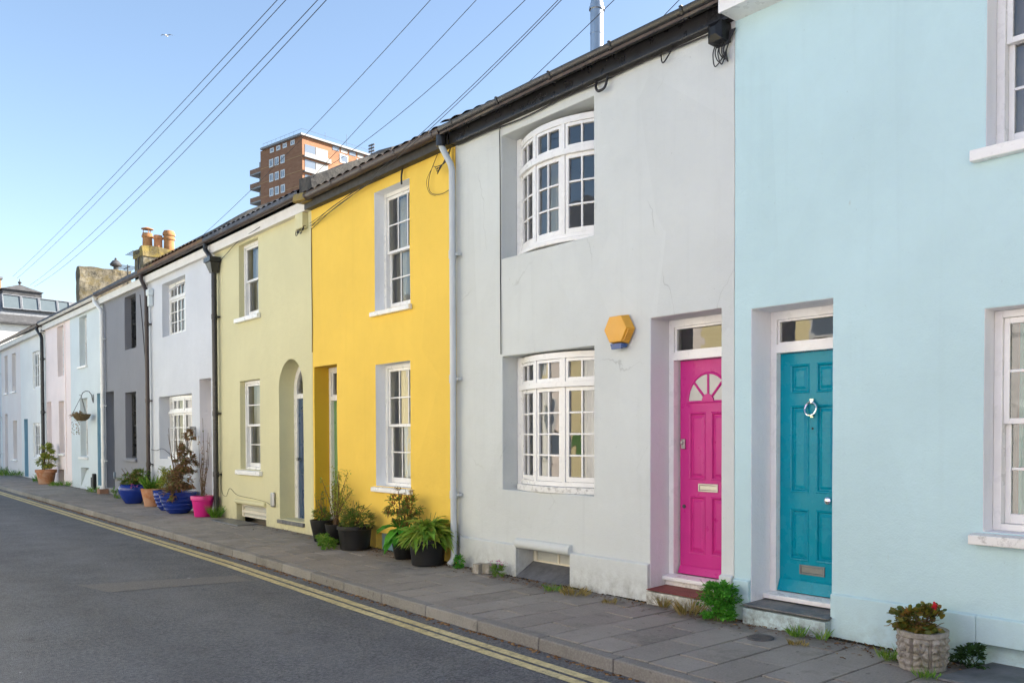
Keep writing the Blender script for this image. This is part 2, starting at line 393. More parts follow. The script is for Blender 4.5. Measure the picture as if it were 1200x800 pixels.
def tag(o, label, cat, group=None):
    o['label'] = label; o['category'] = cat
    if group: o['group'] = group
    return o
def thing(name, label, cat, loc, group=None):
    o = bpy.data.objects.new(name, None); COL.objects.link(o); o.location = loc; o.empty_display_size = .2
    return tag(o, label, cat, group)
def structure(o, kind='structure'): o['kind'] = kind; return o
def gz(x): return .0062 * max(0., -8. - x)
def yk(x): return -1.59 - max(0., x + 12) * .02          # street edge of the kerb

# ------------------------------------------------------------------ ground
def sheet(name, x0, x1, ya, yb, zoff, mat, nx=60, ny=6, drop=0):
    b = MB(); xs = [x0 + (x1 - x0) * i / nx for i in range(nx + 1)]
    for i in range(nx):
        for j in range(ny):
            q = []
            for (xx, t) in ((xs[i], j / ny), (xs[i + 1], j / ny), (xs[i + 1], (j + 1) / ny), (xs[i], (j + 1) / ny)):
                a = ya(xx); c = yb(xx); y = a + (c - a) * t
                q.append((xx, y, gz(xx) + zoff))
            b.quad(*q)
    return structure(b.build(name, mat, doubles=True))
RZ = -.10
g = MB()
for i in range(40):
    for j in range(20):
        xs = [-400 + 20 * i, -400 + 20 * (i + 1)]; ys = [-200 + 20 * j, -200 + 20 * (j + 1)]
        zz = lambda x: gz(max(x, -60)) - .30
        g.quad((xs[0], ys[0], zz(xs[0])), (xs[1], ys[0], zz(xs[1])), (xs[1], ys[1], zz(xs[1])), (xs[0], ys[1], zz(xs[0])))
structure(g.build('ground', 'asphalt', doubles=True))
sheet('road', -58, 14, lambda x: -6.42, lambda x: yk(x) + .03, RZ, 'asphalt', 72, 8)
sheet('pavement_bed', -58, 14, lambda x: yk(x) + .10, lambda x: .02, -.012, 'joint', 72, 4)
# road markings
for k, (off, w) in enumerate(((-.225, .085), (-.345, .085))):
    b = MB(); n = 260
    for i in range(n):
        xa, xb = -58 + 72 * i / n, -58 + 72 * (i + 1) / n
        wa, wb = [w / 2 * (1 + .10 * noise.noise((x * 2.1, k * 7, 0))) for x in (xa, xb)]
        b.quad((xa, yk(xa) + off - wa, gz(xa) + RZ + .004), (xb, yk(xb) + off - wb, gz(xb) + RZ + .004), (xb, yk(xb) + off + wb, gz(xb) + RZ + .004), (xa, yk(xa) + off + wa, gz(xa) + RZ + .004))
    structure(b.build('road_marking', 'yellow_line', doubles=True))
# band of sunlight on the road, put in as a paler colour
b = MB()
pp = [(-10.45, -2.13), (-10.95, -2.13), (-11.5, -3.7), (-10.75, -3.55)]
b.quad(*[(x, y, gz(x) + RZ + .0035) for x, y in pp]); structure(b.build('painted_sun_band', 'patch'))
# paving slabs: courses .388 wide running from kerb to houses, joints staggered
b = MB(); bk = MB(); i = 0; x = -57.6
W = .3875; x = -3.54 - W * 140
while x < 13:
    x1 = x + W; y = yk(x) + .125; off = (.33, .62)[i % 2]; first = True
    while y < -.02:
        L = off if first else .62; first = False
        ye = min(y + L, -.015)
        if ye - y > .05:
            gp = .0075; t = [random.uniform(-.0035, .004) for _ in range(4)]
            q = [(x + gp, y + gp), (x1 - gp, y + gp), (x1 - gp, ye - gp), (x + gp, ye - gp)]
            top = [(a, c, gz(a) + t[k]) for k, (a, c) in enumerate(q)]
            ins = .006
            mid = [(a, c, gz(a) - .03) for a, c in q]
            b.hexa(mid, [(p[0], p[1], p[2] - .003) for p in top])
        y = ye
    x = x1; i += 1
structure(b.build('pavement', 'slab', bevel=.005))
# kerb stones .91 long
x = -5.46 - .905 * 58
while x < 13:
    x1 = x + .905; gp = .004
    zt = random.uniform(-.003, .003)
    def pt(xx, dy, z): return (xx, yk(xx) + dy, gz(xx) + z)
    bot = [pt(x + gp, 0, -.2), pt(x1 - gp, 0, -.2), pt(x1 - gp, .12, -.2), pt(x + gp, .12, -.2)]
    top = [pt(x + gp, 0.012, zt), pt(x1 - gp, 0.012, zt), pt(x1 - gp, .12, zt + .002), pt(x + gp, .12, zt + .002)]
    bk.hexa(bot, top); x = x1
structure(bk.build('kerb', 'kerb', bevel=.012))
# far side pavement where the photographer stands
fk = MB(); fk.box(-58, 14, -8.0, -6.42, -.35, .0)
for k, (a, c, z) in enumerate(fk.v): fk.v[k] = (a, c, z + gz(a))
structure(fk.build('pavement', 'slab', bevel=.01))

# ------------------------------------------------------------------ house helpers
def grid(lo, hi, cuts, step):
    s = sorted(set([round(lo, 4), round(hi, 4)] + [round(c, 4) for c in cuts if lo < c < hi])); r = [s[0]]
    for a, c in zip(s, s[1:]):
        n = max(1, int(math.ceil((c - a) / step)))
        for k in range(1, n + 1): r.append(a + (c - a) * k / n)
    return r
def wav(x, z, amp): return amp * (noise.noise((x * .9, z * .9, 1.7)) + .5 * noise.noise((x * 2.7, z * 2.7, 4.1)))

def house_shell(root, x0, x1, zt, ops, wm, step=.32, amp=.007, pitch=28, depth=6.0, yr=3.0):
    """front wall with real openings and reveals, party walls with gables, back wall"""
    mats = [wm]
    for o in ops:
        o.setdefault('m', wm)
        if o['m'] not in mats: mats.append(o['m'])
    b = MB(); z0 = -.3
    xs = grid(x0, x1, [v for o in ops for v in (o['x0'], o['x1'])] , step)
    zs = grid(z0, zt, [v for o in ops for v in (o['z0'], o['z1'])] , step)
    def fp(x, z): return (x, wav(x, z, amp), z)
    for i in range(len(xs) - 1):
        for j in range(len(zs) - 1):
            cx, cz = (xs[i] + xs[i + 1]) / 2, (zs[j] + zs[j + 1]) / 2
            if any(o['x0'] < cx < o['x1'] and o['z0'] < cz < o['z1'] for o in ops): continue
            b.quad(fp(xs[i], zs[j]), fp(xs[i + 1], zs[j]), fp(xs[i + 1], zs[j + 1]), fp(xs[i], zs[j + 1]))
    for o in ops:
        mi = mats.index(o['m']); d = o['d']; a, c, e, h = o['x0'], o['x1'], o['z0'], o['z1']
        zz = [z for z in zs if e - 1e-6 <= z <= h + 1e-6]; xx = [x for x in xs if a - 1e-6 <= x <= c + 1e-6]
        arch = o.get('arch', 0)
        zsp = h - arch
        for p, q in zip(zz, zz[1:]):
            if arch and p > zsp - 1e-4: continue
            q2 = min(q, zsp) if arch else q
            b.quad(fp(a, p), (a, d, p), (a, d, q2), fp(a, q2), m=mi); b.quad((c, d, p), fp(c, p), fp(c, q2), (c, d, q2), m=mi)
        for p, q in zip(xx, xx[1:]):
            if not arch: b.quad(fp(p, h), (p, d, h), (q, d, h), fp(q, h), m=mi)
            b.quad((p, d, e), fp(p, e), fp(q, e), (q, d, e), m=mi)
        if arch:
            n = 20; xc = (a + c) / 2; hw = (c - a) / 2
            arc = [(xc - hw * math.cos(PI * k / n), zsp + arch * math.sin(PI * k / n)) for k in range(n + 1)]
            for (pa, za), (pb, zb) in zip(arc, arc[1:]):
                b.quad(fp(pa, za), (pa, d, za), (pb, d, zb), fp(pb, zb), m=mi)
                b.quad(fp(pa, za), fp(pb, zb), fp(pb, h), fp(pa, h))
    wall = b.build('wall', mats, root, doubles=True, bevel=.010)
    # shell: party walls with gables and back wall
    s = MB(); e = .003; zr = zt + (yr + .2) * math.tan(math.radians(pitch)) - .12
    for xx, dx in ((x0 + e, .03), (x1 - e, -.03)):
        a, c = sorted((xx, xx + dx))
        for prof in ([(.012, z0), (depth, z0), (depth, zt), (yr, zr), (.012, zt)],):
            s.hexa([(a, y, z) for y, z in prof], [(c, y, z) for y, z in prof])
    s.box(x0 + .035, x1 - .035, depth - .2, depth - .004, z0, zt)
    s.build('party_wall', 'wall_white', root)
    r = MB()
    r.box(x0 + .04, x1 - .04, .40, depth - .21, -.2, .08); r.box(x0 + .04, x1 - .04, .40, depth - .21, 2.85, 3.05)
    r.box(x0 + .04, x1 - .04, 3.0, 3.1, .081, 2.849); r.box(x0 + .04, x1 - .04, 3.0, 3.1, 3.051, zt - .05)
    r.box(x0 + .04, x1 - .04, .40, depth - .21, zt - .04, zt)
    r.build('room', 'interior', root)
    return wall

def roof(root, x0, x1, mat, zt=5.45, pitch=28, yr=3.0, amp=.035, period=.24, rows=9, sag=.0, tilt=.0):
    b = MB(); t = math.tan(math.radians(pitch)); ncol = max(8, int((x1 - x0) / period * 6)) if amp else 8
    def H(x): return amp * abs(math.sin(PI * x / period)) if amp else 0
    ys = []
    for k in range(rows): ys += [(-.23 + (yr + .23) * k / rows, 0), (-.23 + (yr + .23) * (k + 1) / rows - .002, 1)]
    xs = [x0 + .004 + (x1 - x0 - .008) * i / ncol for i in range(ncol + 1)]
    zoff = {}
    for r, (y, up) in enumerate(ys):
        for i, x in enumerate(xs):
            lift = .028 if not up else 0
            zoff[r, i] = zt + tilt * max(0, 1 - 2.2 * (x - x0) / (x1 - x0)) + (y + .23) * t + lift + H(x) + sag * noise.noise((x * .6, y * .6, 2)) + .006 * noise.noise((x * 4, y * 4, 0))
    for r in range(len(ys) - 1):
        for i in range(ncol):
            b.quad(*[(xs[k], ys[q][0], zoff[q, k]) for q, k in ((r, i), (r, i + 1), (r + 1, i + 1), (r + 1, i))])
    zr = zt + (yr + .23) * t
    b.quad(*[(x, -.23, zt - .03) for x in (xs[0], xs[-1])], (xs[-1], -.23, zt + .03), (xs[0], -.23, zt + .03))
    b.quad((xs[0], yr, zr + .03), (xs[-1], yr, zr + .03), (xs[-1], 6.25, zt + .0), (xs[0], 6.25, zt + .0))
    o = b.build('roof', mat, root, doubles=True)
    rc = MB(); rc.tube([(x0 + .01, yr, zr + .03), (x1 - .01, yr, zr + .03)], .09, 8); rc.build('ridge', mat, o, smooth=True)
    return o

def tilemat(name, a, b_, moss):
    m = NT(name); v = m.coord()
    c = m.mix(m.ramp(m.noise(v, 5, 5, .7), [(.3, 0.), (.7, 1.)]), a, b_)
    c = m.mix(m.ramp(m.noise(v, 2.3, 6, .7), [(.55, 0.), (.66, 1.)]), c, moss)
    m.base(c); m.rough(.9, .3); m.bump(m.noise(v, 30, 5), .5, .015); return m.m
M['tile_brown'] = tilemat('brown roof tile', (.06, .048, .042), (.14, .105, .085), (.17, .14, .10))
M['tile_slate'] = tilemat('blue slate', (.06, .07, .09), (.12, .135, .165), (.16, .16, .165))
M['slate_old'] = tilemat('weathered slate', (.05, .05, .052), (.10, .10, .105), (.13, .13, .13))
M['tile_red'] = tilemat('old red tile', (.13, .075, .05), (.22, .14, .09), (.22, .17, .07))

def eaves(root, x0, x1, gm, fm, sm, gt=5.46, r=.06, fz=(5.25, 5.42), yf=-.14, brk=.95, kind='half'):
    b = MB(); b.box(x0 + .004, x1 - .004, yf, yf + .022, fz[0], fz[1]); b.build('fascia', fm, root, bevel=.004)
    b = MB(); b.box(x0 + .005, x1 - .005, yf + .024, .02, fz[0] + .012, fz[0] + .03); b.build('soffit', sm, root)
    b = MB(); n = 10; yc = yf - r - .012; xs = grid(x0 + .006, x1 - .006, [], .5)
    def ring(x, rr, t): return (x, yc - rr * math.cos(t), gt - rr * math.sin(t) + .006 * noise.noise((x * .5, 3, 0)))
    for xa, xb in zip(xs, xs[1:]):
        for k in range(n):
            t0, t1 = PI * k / n, PI * (k + 1) / n
            b.quad(ring(xa, r, t0), ring(xb, r, t0), ring(xb, r, t1), ring(xa, r, t1))
            b.quad(ring(xa, r - .006, t1), ring(xb, r - .006, t1), ring(xb, r - .006, t0), ring(xa, r - .006, t0))
        for t in (0, PI):
            p = [ring(xa, r, t), ring(xb, r, t), ring(xb, r - .006, t), ring(xa, r - .006, t)]
            b.quad(*p)
    for t0 in (xs[0], xs[-1]):
        b.quad(*[ring(t0, r, PI * k / n) for k in range(n + 1)])
    gobj = b.build('gutter', gm, root, smooth=True)
    x = x0 + .3
    while x < x1 - .1:
        c = MB(); pts = [(x, yc - (r + .008) * math.cos(t), gt - (r + .008) * math.sin(t)) for t in [PI * k / 8 for k in range(9)]]
        for p, q in zip(pts, pts[1:]):
            c.quad((p[0] - .016, p[1], p[2]), (p[0] + .016, p[1], p[2]), (q[0] + .016, q[1], q[2]), (q[0] - .016, q[1], q[2]))
        c.box(x - .016, x + .016, yc - r - .01, yf, gt + .004, gt + .012)
        c.build('gutter_bracket', gm, gobj); x += brk
    return gobj

def downpipe(root, x, mat, top, yt, zb, r=.037, y=-.075, dx=0., clips=(4.4, 2.6, .9), hopper=False, shoe=True, clipm=None):
    b = MB()
    pts = [(x + dx, yt, top), (x + dx, yt, top - .10), (x + dx * .8, yt * .8 + y * .2, top - .16), (x + dx * .15, y * .9 + yt * .1, top - .34), (x, y, top - .42)]
    if hopper: pts = [(x, y, top - .33)]
    z = top - .42
    while z - .4 > zb: z -= .4; pts.append((x + .004 * noise.noise((z, x, 0)), y, z))
    pts.append((x, y, zb + .12 if shoe else zb))
    if shoe: pts += [(x, y - .015, zb + .07), (x, y - .07, zb + .02)]
    b.tube(pts, r, 12); p = b.build('drainpipe', mat, root, smooth=True)
    for cz in clips:
        c = MB(); c.tube([(x, y, cz - .05), (x, y, cz + .05)], r + .008, 12); c.box(x - r - .05, x + r + .05, y + r * .3, -.012, cz - .015, cz + .015)
        c.build('pipe_collar', clipm or mat, p, smooth=True)
    return p

def bars(b, x0, x1, z0, z1, y0, y1, w, wt=None, wb=None):
    wt = wt or w; wb = wb or w
    b.box(x0, x0 + w, y0, y1, z0, z1); b.box(x1 - w, x1, y0, y1, z0, z1)
    b.box(x0 + w, x1 - w, y0, y1, z1 - wt, z1); b.box(x0 + w, x1 - w, y0, y1, z0, z0 + wb)

def lites(par, x0, x1, z0, z1, y0, y1, cols, rows, mat, w=.045, wb=None, bar=.02, name='sash', glass='glass', wt=None):
    b = MB(); wb = wb or w; wt = wt or w; bars(b, x0, x1, z0, z1, y0, y1, w, wt, wb)
    ym = (y0 + y1) / 2; xi0, xi1, zi0, zi1 = x0 + w, x1 - w, z0 + wb, z1 - wt
    for k in range(1, cols):
        x = xi0 + (xi1 - xi0) * k / cols; b.box(x - bar / 2, x + bar / 2, y0 + .004, y1 - .004, zi0, zi1)
    for k in range(1, rows):
        z = zi0 + (zi1 - zi0) * k / rows
        for c in range(cols):
            xa = xi0 + (xi1 - xi0) * c / cols + (bar / 2 if c else 0); xb = xi0 + (xi1 - xi0) * (c + 1) / cols - (bar / 2 if c < cols - 1 else 0)
            b.box(xa, xb, y0 + .006, y1 - .006, z - bar / 2, z + bar / 2)
    b.build(name, mat, par, bevel=.003)
    p = MB()
    for r_ in range(rows):
        for c in range(cols):
            xa, xb = xi0 + (xi1 - xi0) * c / cols, xi0 + (xi1 - xi0) * (c + 1) / cols
            za, zb = zi0 + (zi1 - zi0) * r_ / rows, zi0 + (zi1 - zi0) * (r_ + 1) / rows
            t = [random.uniform(-.0022, .0022) for _ in range(3)]
            p.quad((xa, ym + t[0], za), (xb, ym + t[1], za), (xb, ym + t[1] + t[2], zb), (xa, ym + t[0] + t[2], zb))
    p.build('pane', glass, par)

def curtain(par, x0, x1, z0, z1, y, mat='curtain', amp=.02, per=.09):
    b = MB(); n = max(6, int((x1 - x0) / .012)); prev = None
    for i in range(n):
        a, c = x0 + (x1 - x0) * i / n, x0 + (x1 - x0) * (i + 1) / n
        f = lambda x: y + amp * math.sin(2 * PI * x / per + 2 * noise.noise((x * 5, 0, 0))) + amp * .5 * math.sin(2 * PI * x / (per * 2.7))
        b.quad((a, f(a), z0), (c, f(c), z0), (c, f(c) + .01, z1), (a, f(a) + .01, z1))
    b.build('curtain', mat, par, smooth=True)

def sash_window(root, x0, x1, z0, z1, yd, cols=2, ru=2, rl=2, mat='white', sill='white', so=.06, split=.5, cur=None, label=None, sh=.085, sx=.06, glass='glass'):
    b = MB(); bars(b, x0 + .002, x1 - .002, z0 + .002, z1 - .002, yd, yd + .12, .06, .05, .045)
    w = b.build('window', mat, root, bevel=.004)
    if label: w['label'] = label
    zi0, zi1 = z0 + .048, z1 - .053; zm = zi0 + (zi1 - zi0) * split
    lites(w, x0 + .063, x1 - .063, zm - .02, zi1, yd + .022, yd + .056, cols, ru, mat, .042, .04, name='sash', glass=glass)
    lites(w, x0 + .063, x1 - .063, zi0, zm + .02, yd + .062, yd + .096, cols, rl, mat, .042, .07, name='sash', wt=.04, glass=glass)
    if sill:
        s = MB(); i0 = x0 - sx; i1 = x1 + sx
        s.hexa([(i0, -so, z0 - sh), (i1, -so, z0 - sh), (i1, -.001, z0 - sh), (i0, -.001, z0 - sh)], [(i0, -so, z0 - .022), (i1, -so, z0 - .022), (i1, -.001, z0 - .01), (i0, -.001, z0 - .01)])
        s.hexa([(x0 + .003, -.0005, z0 - .05), (x1 - .003, -.0005, z0 - .05), (x1 - .003, yd + .01, z0 - .05), (x0 + .003, yd + .01, z0 - .05)], [(x0 + .003, -.0005, z0 - .012), (x1 - .003, -.0005, z0 - .012), (x1 - .003, yd + .01, z0 + .004), (x0 + .003, yd + .01, z0 + .004)])
        s.build('sill', sill, w, bevel=.008)
    for c in (cur or []): curtain(w, x0 + (x1 - x0) * c[0], x0 + (x1 - x0) * c[1], z0 + .05, z1 - .04, yd + .2, *(c[2:] if len(c) > 2 else ()))
    return w

def casement(root, x0, x1, z0, z1, yd, n=2, cols=1, rows=4, mat='white', sill=None, cur=None, top=0, openvent=False, glass='glass'):
    b = MB(); bars(b, x0 + .002, x1 - .002, z0 + .002, z1 - .002, yd, yd + .08, .05)
    zt = z1 - .05
    if top: zt = z1 - .05 - top; b.box(x0 + .052, x1 - .052, yd - .006, yd + .078, zt - .045, zt)
    w = b.build('window', mat, root, bevel=.004)
    xi0, xi1 = x0 + .052, x1 - .052; wd = (xi1 - xi0) / n
    for k in range(n):
        lites(w, xi0 + wd * k + .003, xi0 + wd * (k + 1) - .003, z0 + .053, (zt - .047 if top else zt - .003), yd + .012, yd + .055, cols, rows, mat, .042, name='casement', glass=glass)
        if top: lites(w, xi0 + wd * k + .003, xi0 + wd * (k + 1) - .003, zt + .003, z1 - .053, yd + .012, yd + .055, cols, 1, mat, .038, name='top_light', glass=glass)
    if sill:
        s = MB(); s.hexa([(x0 - .06, -.055, z0 - .075), (x1 + .06, -.055, z0 - .075), (x1 + .06, -.001, z0 - .075), (x0 - .06, -.001, z0 - .075)], [(x0 - .06, -.055, z0 - .02), (x1 + .06, -.055, z0 - .02), (x1 + .06, -.001, z0 - .008), (x0 - .06, -.001, z0 - .008)])
        s.build('sill', sill, w, bevel=.006)
    for c in (cur or []): curtain(w, x0 + (x1 - x0) * c[0], x0 + (x1 - x0) * c[1], z0 + .05, z1 - .04, yd + .2, *(c[2:] if len(c) > 2 else ()))
    return w

def bow_window(root, xa, xb, z0, z1, ych, sag, trans, rows, mat='white', secs=3, cur=None, glass='glass', sillm='white', sillh=.075):
    half = (xb - xa) / 2; R = (half * half + sag * sag) / (2 * sag); A = math.asin(half / R); xc = (xa + xb) / 2; yc = ych + R - sag
    def P(ph, r, z): return (xc + r * math.sin(ph), yc - r * math.cos(ph), z)
    def arc(b, p0, p1, r0, r1, za, zb, n=8):
        for k in range(n):
            a, c = p0 + (p1 - p0) * k / n, p0 + (p1 - p0) * (k + 1) / n
            o0, o1, i0, i1 = (P(a, r1, za), P(c, r1, za), P(a, r0, za), P(c, r0, za)); O0, O1, I0, I1 = (P(a, r1, zb), P(c, r1, zb), P(a, r0, zb), P(c, r0, zb))
            b.quad(o0, o1, O1, O0); b.quad(i1, i0, I0, I1); b.quad(O0, O1, I1, I0); b.quad(i0, i1, o1, o0)
            if k == 0: b.quad(i0, o0, O0, I0)
            if k == n - 1: b.quad(o1, i1, I1, O1)
    rf = R; ri = R - .075
    b = MB()
    arc(b, -A, A, ri, rf, z1 - .07, z1 - .002, 24)                     # head
    arc(b, -A, A, ri, rf, z0, z0 + .05, 24)                            # bottom rail
    arc(b, -A, A, ri - .002, rf + .022, trans - .03, trans + .03, 24)  # transom with drip
    mw = .052 / R
    edges = [-A + 2 * A * k / secs for k in range(secs + 1)]
    for k, e in enumerate(edges):
        a = e - mw / 2 if 0 < k < secs else (e if k == 0 else e - mw * .8)
        arc(b, a, a + mw * (1 if 0 < k < secs else .8), ri + .001, rf - .001, z0 + .05, trans - .03, 2); arc(b, a, a + mw * (1 if 0 < k < secs else .8), ri + .001, rf - .001, trans + .03, z1 - .07, 2)
    w = b.build('window', mat, root, doubles=True, bevel=.003)
    for k in range(secs):
        a0 = edges[k] + mw * (.5 if k else .8); a1 = edges[k + 1] - mw * (.5 if k < secs - 1 else .8)
        for nm, za, zb, rr, fw in (('casement', z0 + .05, trans - .03, rows, .045), ('top_light', trans + .03, z1 - .07, 1, .036)):
            c = MB(); sw = fw / R; r0, r1 = R - .055, R - .012; g0 = .003 / R
            arc(c, a0 + g0, a0 + sw, r0, r1, za + .003, zb - .003, 1); arc(c, a1 - sw, a1 - g0, r0, r1, za + .003, zb - .003, 1)
            arc(c, a0 + sw, a1 - sw, r0, r1, za + .003, za + fw * 1.25, 6); arc(c, a0 + sw, a1 - sw, r0, r1, zb - fw, zb - .003, 6)
            am = (a0 + a1) / 2; bw = .011 / R
            arc(c, am - bw, am + bw, r0 + .006, r1 - .004, za + fw * 1.25, zb - fw, 1)
            for q in range(1, rr):
                zq = za + fw * 1.25 + (zb - fw - za - fw * 1.25) * q / rr
                arc(c, a0 + sw, am - bw, r0 + .008, r1 - .006, zq - .010, zq + .010, 4); arc(c, am + bw, a1 - sw, r0 + .008, r1 - .006, zq - .010, zq + .010, 4)
            c.build(nm, mat, w, doubles=True, bevel=.0025)
            p = MB()
            for (p0, p1) in ((a0 + sw, am), (am, a1 - sw)):
                for q in range(rr):
                    zl, zh = za + fw + (zb - za - 2 * fw) * q / rr, za + fw + (zb - za - 2 * fw) * (q + 1) / rr
                    d0, d1 = random.uniform(-.002, .002), random.uniform(-.002, .002)
                    p.quad(P(p0, R - .035 + d0, zl), P(p1, R - .035 + d1, zl), P(p1, R - .035 + d1, zh), P(p0, R - .035 + d0, zh))
            p.build('pane', glass, w)
    s = MB(); arc(s, -A, A, R - .10, R + .05, z0 - sillh, z0 - .004, 24); s.build('sill', sillm, w, doubles=True, bevel=.008)
    for cc in (cur or []): curtain(w, xa + (xb - xa) * cc[0], xa + (xb - xa) * cc[1], z0 + .05, z1 - .06, cc[2], cc[3])
    return w

def panel_slab(b, x0, x1, z0, z1, y, th, panels):
    xs = sorted(set([x0, x1] + [v for p in panels for v in p[:2]])); zs = sorted(set([z0, z1] + [v for p in panels for v in p[2:4]]))
    for i in range(len(xs) - 1):
        for j in range(len(zs) - 1):
            cx, cz = (xs[i] + xs[i + 1]) / 2, (zs[j] + zs[j + 1]) / 2
            if any(p[0] < cx < p[1] and p[2] < cz < p[3] for p in panels): continue
            b.quad((xs[i], y, zs[j]), (xs[i + 1], y, zs[j]), (xs[i + 1], y, zs[j + 1]), (xs[i], y, zs[j + 1]))
    for (a, c, e, h) in panels:
        prev = None
        for ins, dy in ((0, 0), (.006, -.007), (.016, -.004), (.026, .014), (.034, .014), (.060, .003)):
            r = [(a + ins, y + dy, e + ins), (c - ins, y + dy, e + ins), (c - ins, y + dy, h - ins), (a + ins, y + dy, h - ins)]
            if prev:
                for k in range(4): b.quad(prev[k], prev[(k + 1) % 4], r[(k + 1) % 4], r[k])
            prev = r
        b.quad(*prev)
    b.quad((x0, y, z0), (x0, y + th, z0), (x0, y + th, z1), (x0, y, z1)); b.quad((x1, y, z0), (x1, y, z1), (x1, y + th, z1), (x1, y + th, z0))
    b.quad((x0, y, z1), (x0, y + th, z1), (x1, y + th, z1), (x1, y, z1)); b.quad((x0, y, z0), (x1, y, z0), (x1, y + th, z0), (x0, y + th, z0))
    b.quad((x0, y + th, z0), (x1, y + th, z0), (x1, y + th, z1), (x0, y + th, z1))

def door_frame(root, x0, x1, z0, z1, yd, zt, jw=.065, mat='white', fan='glass'):
    """jambs, head and transom at zt, with a fanlight pane above it"""
    b = MB(); bars(b, x0 + .002, x1 - .002, z0 + .002, z1 - .002, yd - .005, yd + .11, jw, .07, .001)
    b.box(x0 + jw, x1 - jw, yd - .012, yd + .10, zt, zt + .075)
    bars(b, x0 + jw, x1 - jw, zt + .076, z1 - .072, yd + .02, yd + .075, .02)
    f = b.build('door_frame', mat, root, bevel=.005)
    p = MB(); p.quad(*[(x, yd + .05, z) for x, z in ((x0 + jw, zt + .08), (x1 - jw, zt + .08), (x1 - jw, z1 - .07), (x0 + jw, z1 - .07))]); p.build('fanlight', fan, f)
    return f

def letterbox(par, xc, zc, y, w=.25, h=.075, mat='brass_dull'):
    b = MB(); bars(b, xc - w / 2, xc + w / 2, zc - h / 2, zc + h / 2, y - .010, y + .002, .016)
    b.box(xc - w / 2 + .018, xc + w / 2 - .018, y - .006, y + .001, zc - h / 2 + .018, zc + h / 2 - .018); b.build('letterbox', mat, par, bevel=.003)

def hook_cable(root, pts, r=.006, name='cable'):
    b = MB(); out = []
    P_ = [Vector(p) for p in pts]
    for i in range(len(P_) - 1):
        p0, p1, p2, p3 = P_[max(i - 1, 0)], P_[i], P_[i + 1], P_[min(i + 2, len(P_) - 1)]
        for k in range(6):
            t = k / 6; out.append(.5 * ((2 * p1) + (p2 - p0) * t + (2 * p0 - 5 * p1 + 4 * p2 - p3) * t * t + (3 * p1 - p0 - 3 * p2 + p3) * t ** 3))
    out.append(P_[-1]); b.tube(out, r, 6); return b.build(name, 'cable', root, smooth=True)

HG = 'terraced houses along the street'
def house(label, x0, x1): return thing('terraced_house', label, 'house', ((x0 + x1) / 2, 0, round(gz((x0 + x1) / 2), 3)), HG)
def op(x0, x1, z0, z1, d, m=None, **k):
    r = dict(x0=x0, x1=x1, z0=z0, z1=z1, d=d, **k)
    if m: r['m'] = m
    return r

# ================================================================== house A: aqua, teal door
XA0, XA1 = -4.835, -.3
A = house('pale aqua house with a teal panelled door at the right of the row', XA0, XA1)
opsA = [op(-4.648, -3.824, -.05, 2.728, .40, 'rev_lilac'), op(-2.589, -1.689, .95, 2.508, .30, 'rev_lilac'), op(-2.589, -1.689, 3.635, 5.16, .30, 'rev_lilac'), op(-2.62, -1.3, -.1, .16, .16)]
house_shell(A, XA0, XA1, 5.42, opsA, 'wall_aqua')
roof(A, XA0, XA1, 'tile_slate', 5.47, 27, amp=0)
eaves(A, XA0, XA1, 'white', 'white', 'white', 5.42, .05, (5.26, 5.42), -.24)
for (a, c) in ((XA0 + .004, -4.655), (-3.818, -2.625), (-1.295, XA1)):
    b = MB(); b.box(a, c, -.028, .004, -.2, .362, top=.012); b.build('plinth', 'wall_aqua', A, bevel=.006)
b = MB(); b.box(-2.623, -1.297, -.028, .004, .162, .362, top=.012); b.build('plinth', 'wall_aqua', A, bevel=.006)
b = MB(); b.box(-4.655, -3.818, -.10, .27, -.15, .150, m=1, top=.018); b.build('step', ['slate_step', 'step_aqua'], A)
b = MB(); b.box(-4.66, -3.80, -.105, .275, .150, .178, top=.012); b.build('step_slab', 'slate_step', A, bevel=.008)
df = door_frame(A, -4.648, -3.824, .18, 2.728, .28, 2.36)
b = MB(); b.box(-4.646, -3.826, .17, .30, .186, .246, top=.02); b.build('threshold', 'white', df, bevel=.006)
b = MB(); X0, X1 = -4.581, -3.891; ZB = .252; s = (X1 - X0)
pan = [(X0 + .105 * 1.05, X0 + .31, 2.00, 2.255), (X1 - .31, X1 - .11, 2.00, 2.255), (X0 + .11, X0 + .31, 1.13, 1.895), (X1 - .31, X1 - .11, 1.13, 1.895), (X0 + .11, X0 + .31, .53, .985), (X1 - .31, X1 - .11, .53, .985)]
panel_slab(b, X0, X1, ZB, 2.355, .335, .045, pan)
dr = b.build('door', 'teal', A); dr['label'] = 'teal six-panel front door with chrome ring knocker'
b = MB(); b.hexa([(X0 + .005, .285, ZB), (X1 - .005, .285, ZB), (X1 - .005, .333, ZB), (X0 + .005, .333, ZB)], [(X0 + .005, .322, ZB + .10), (X1 - .005, .322, ZB + .10), (X1 - .005, .333, ZB + .11), (X0 + .005, .333, ZB + .11)]); b.build('weatherboard', 'teal', dr, bevel=.004)
letterbox(dr, (X0 + X1) / 2, .455, .335, .26, .085, 'gunmetal')
b = MB(); xk = (X0 + X1) / 2; zk = 1.86
b.tube([(xk + .058 * math.sin(t), .300 + .012 * math.cos(t), zk + .058 * math.cos(t)) for t in [2 * PI * k / 24 for k in range(25)]], .009, 8)
b.lathe((xk, .325, zk + .058), [(0, -.02), (.02, -.015), (.024, 0), (.02, .02), (0, .025)], 12); b.box(xk - .018, xk + .018, .312, .335, zk + .045, zk + .085)
b.box(xk - .014, xk + .014, .318, .335, zk - .075, zk - .05); b.build('knocker', 'chrome', dr, smooth=True)
b = MB(); b.tube([(xk, .328, 1.69), (xk, .336, 1.69)], .009, 10); b.build('spyhole', 'black_plastic', dr)
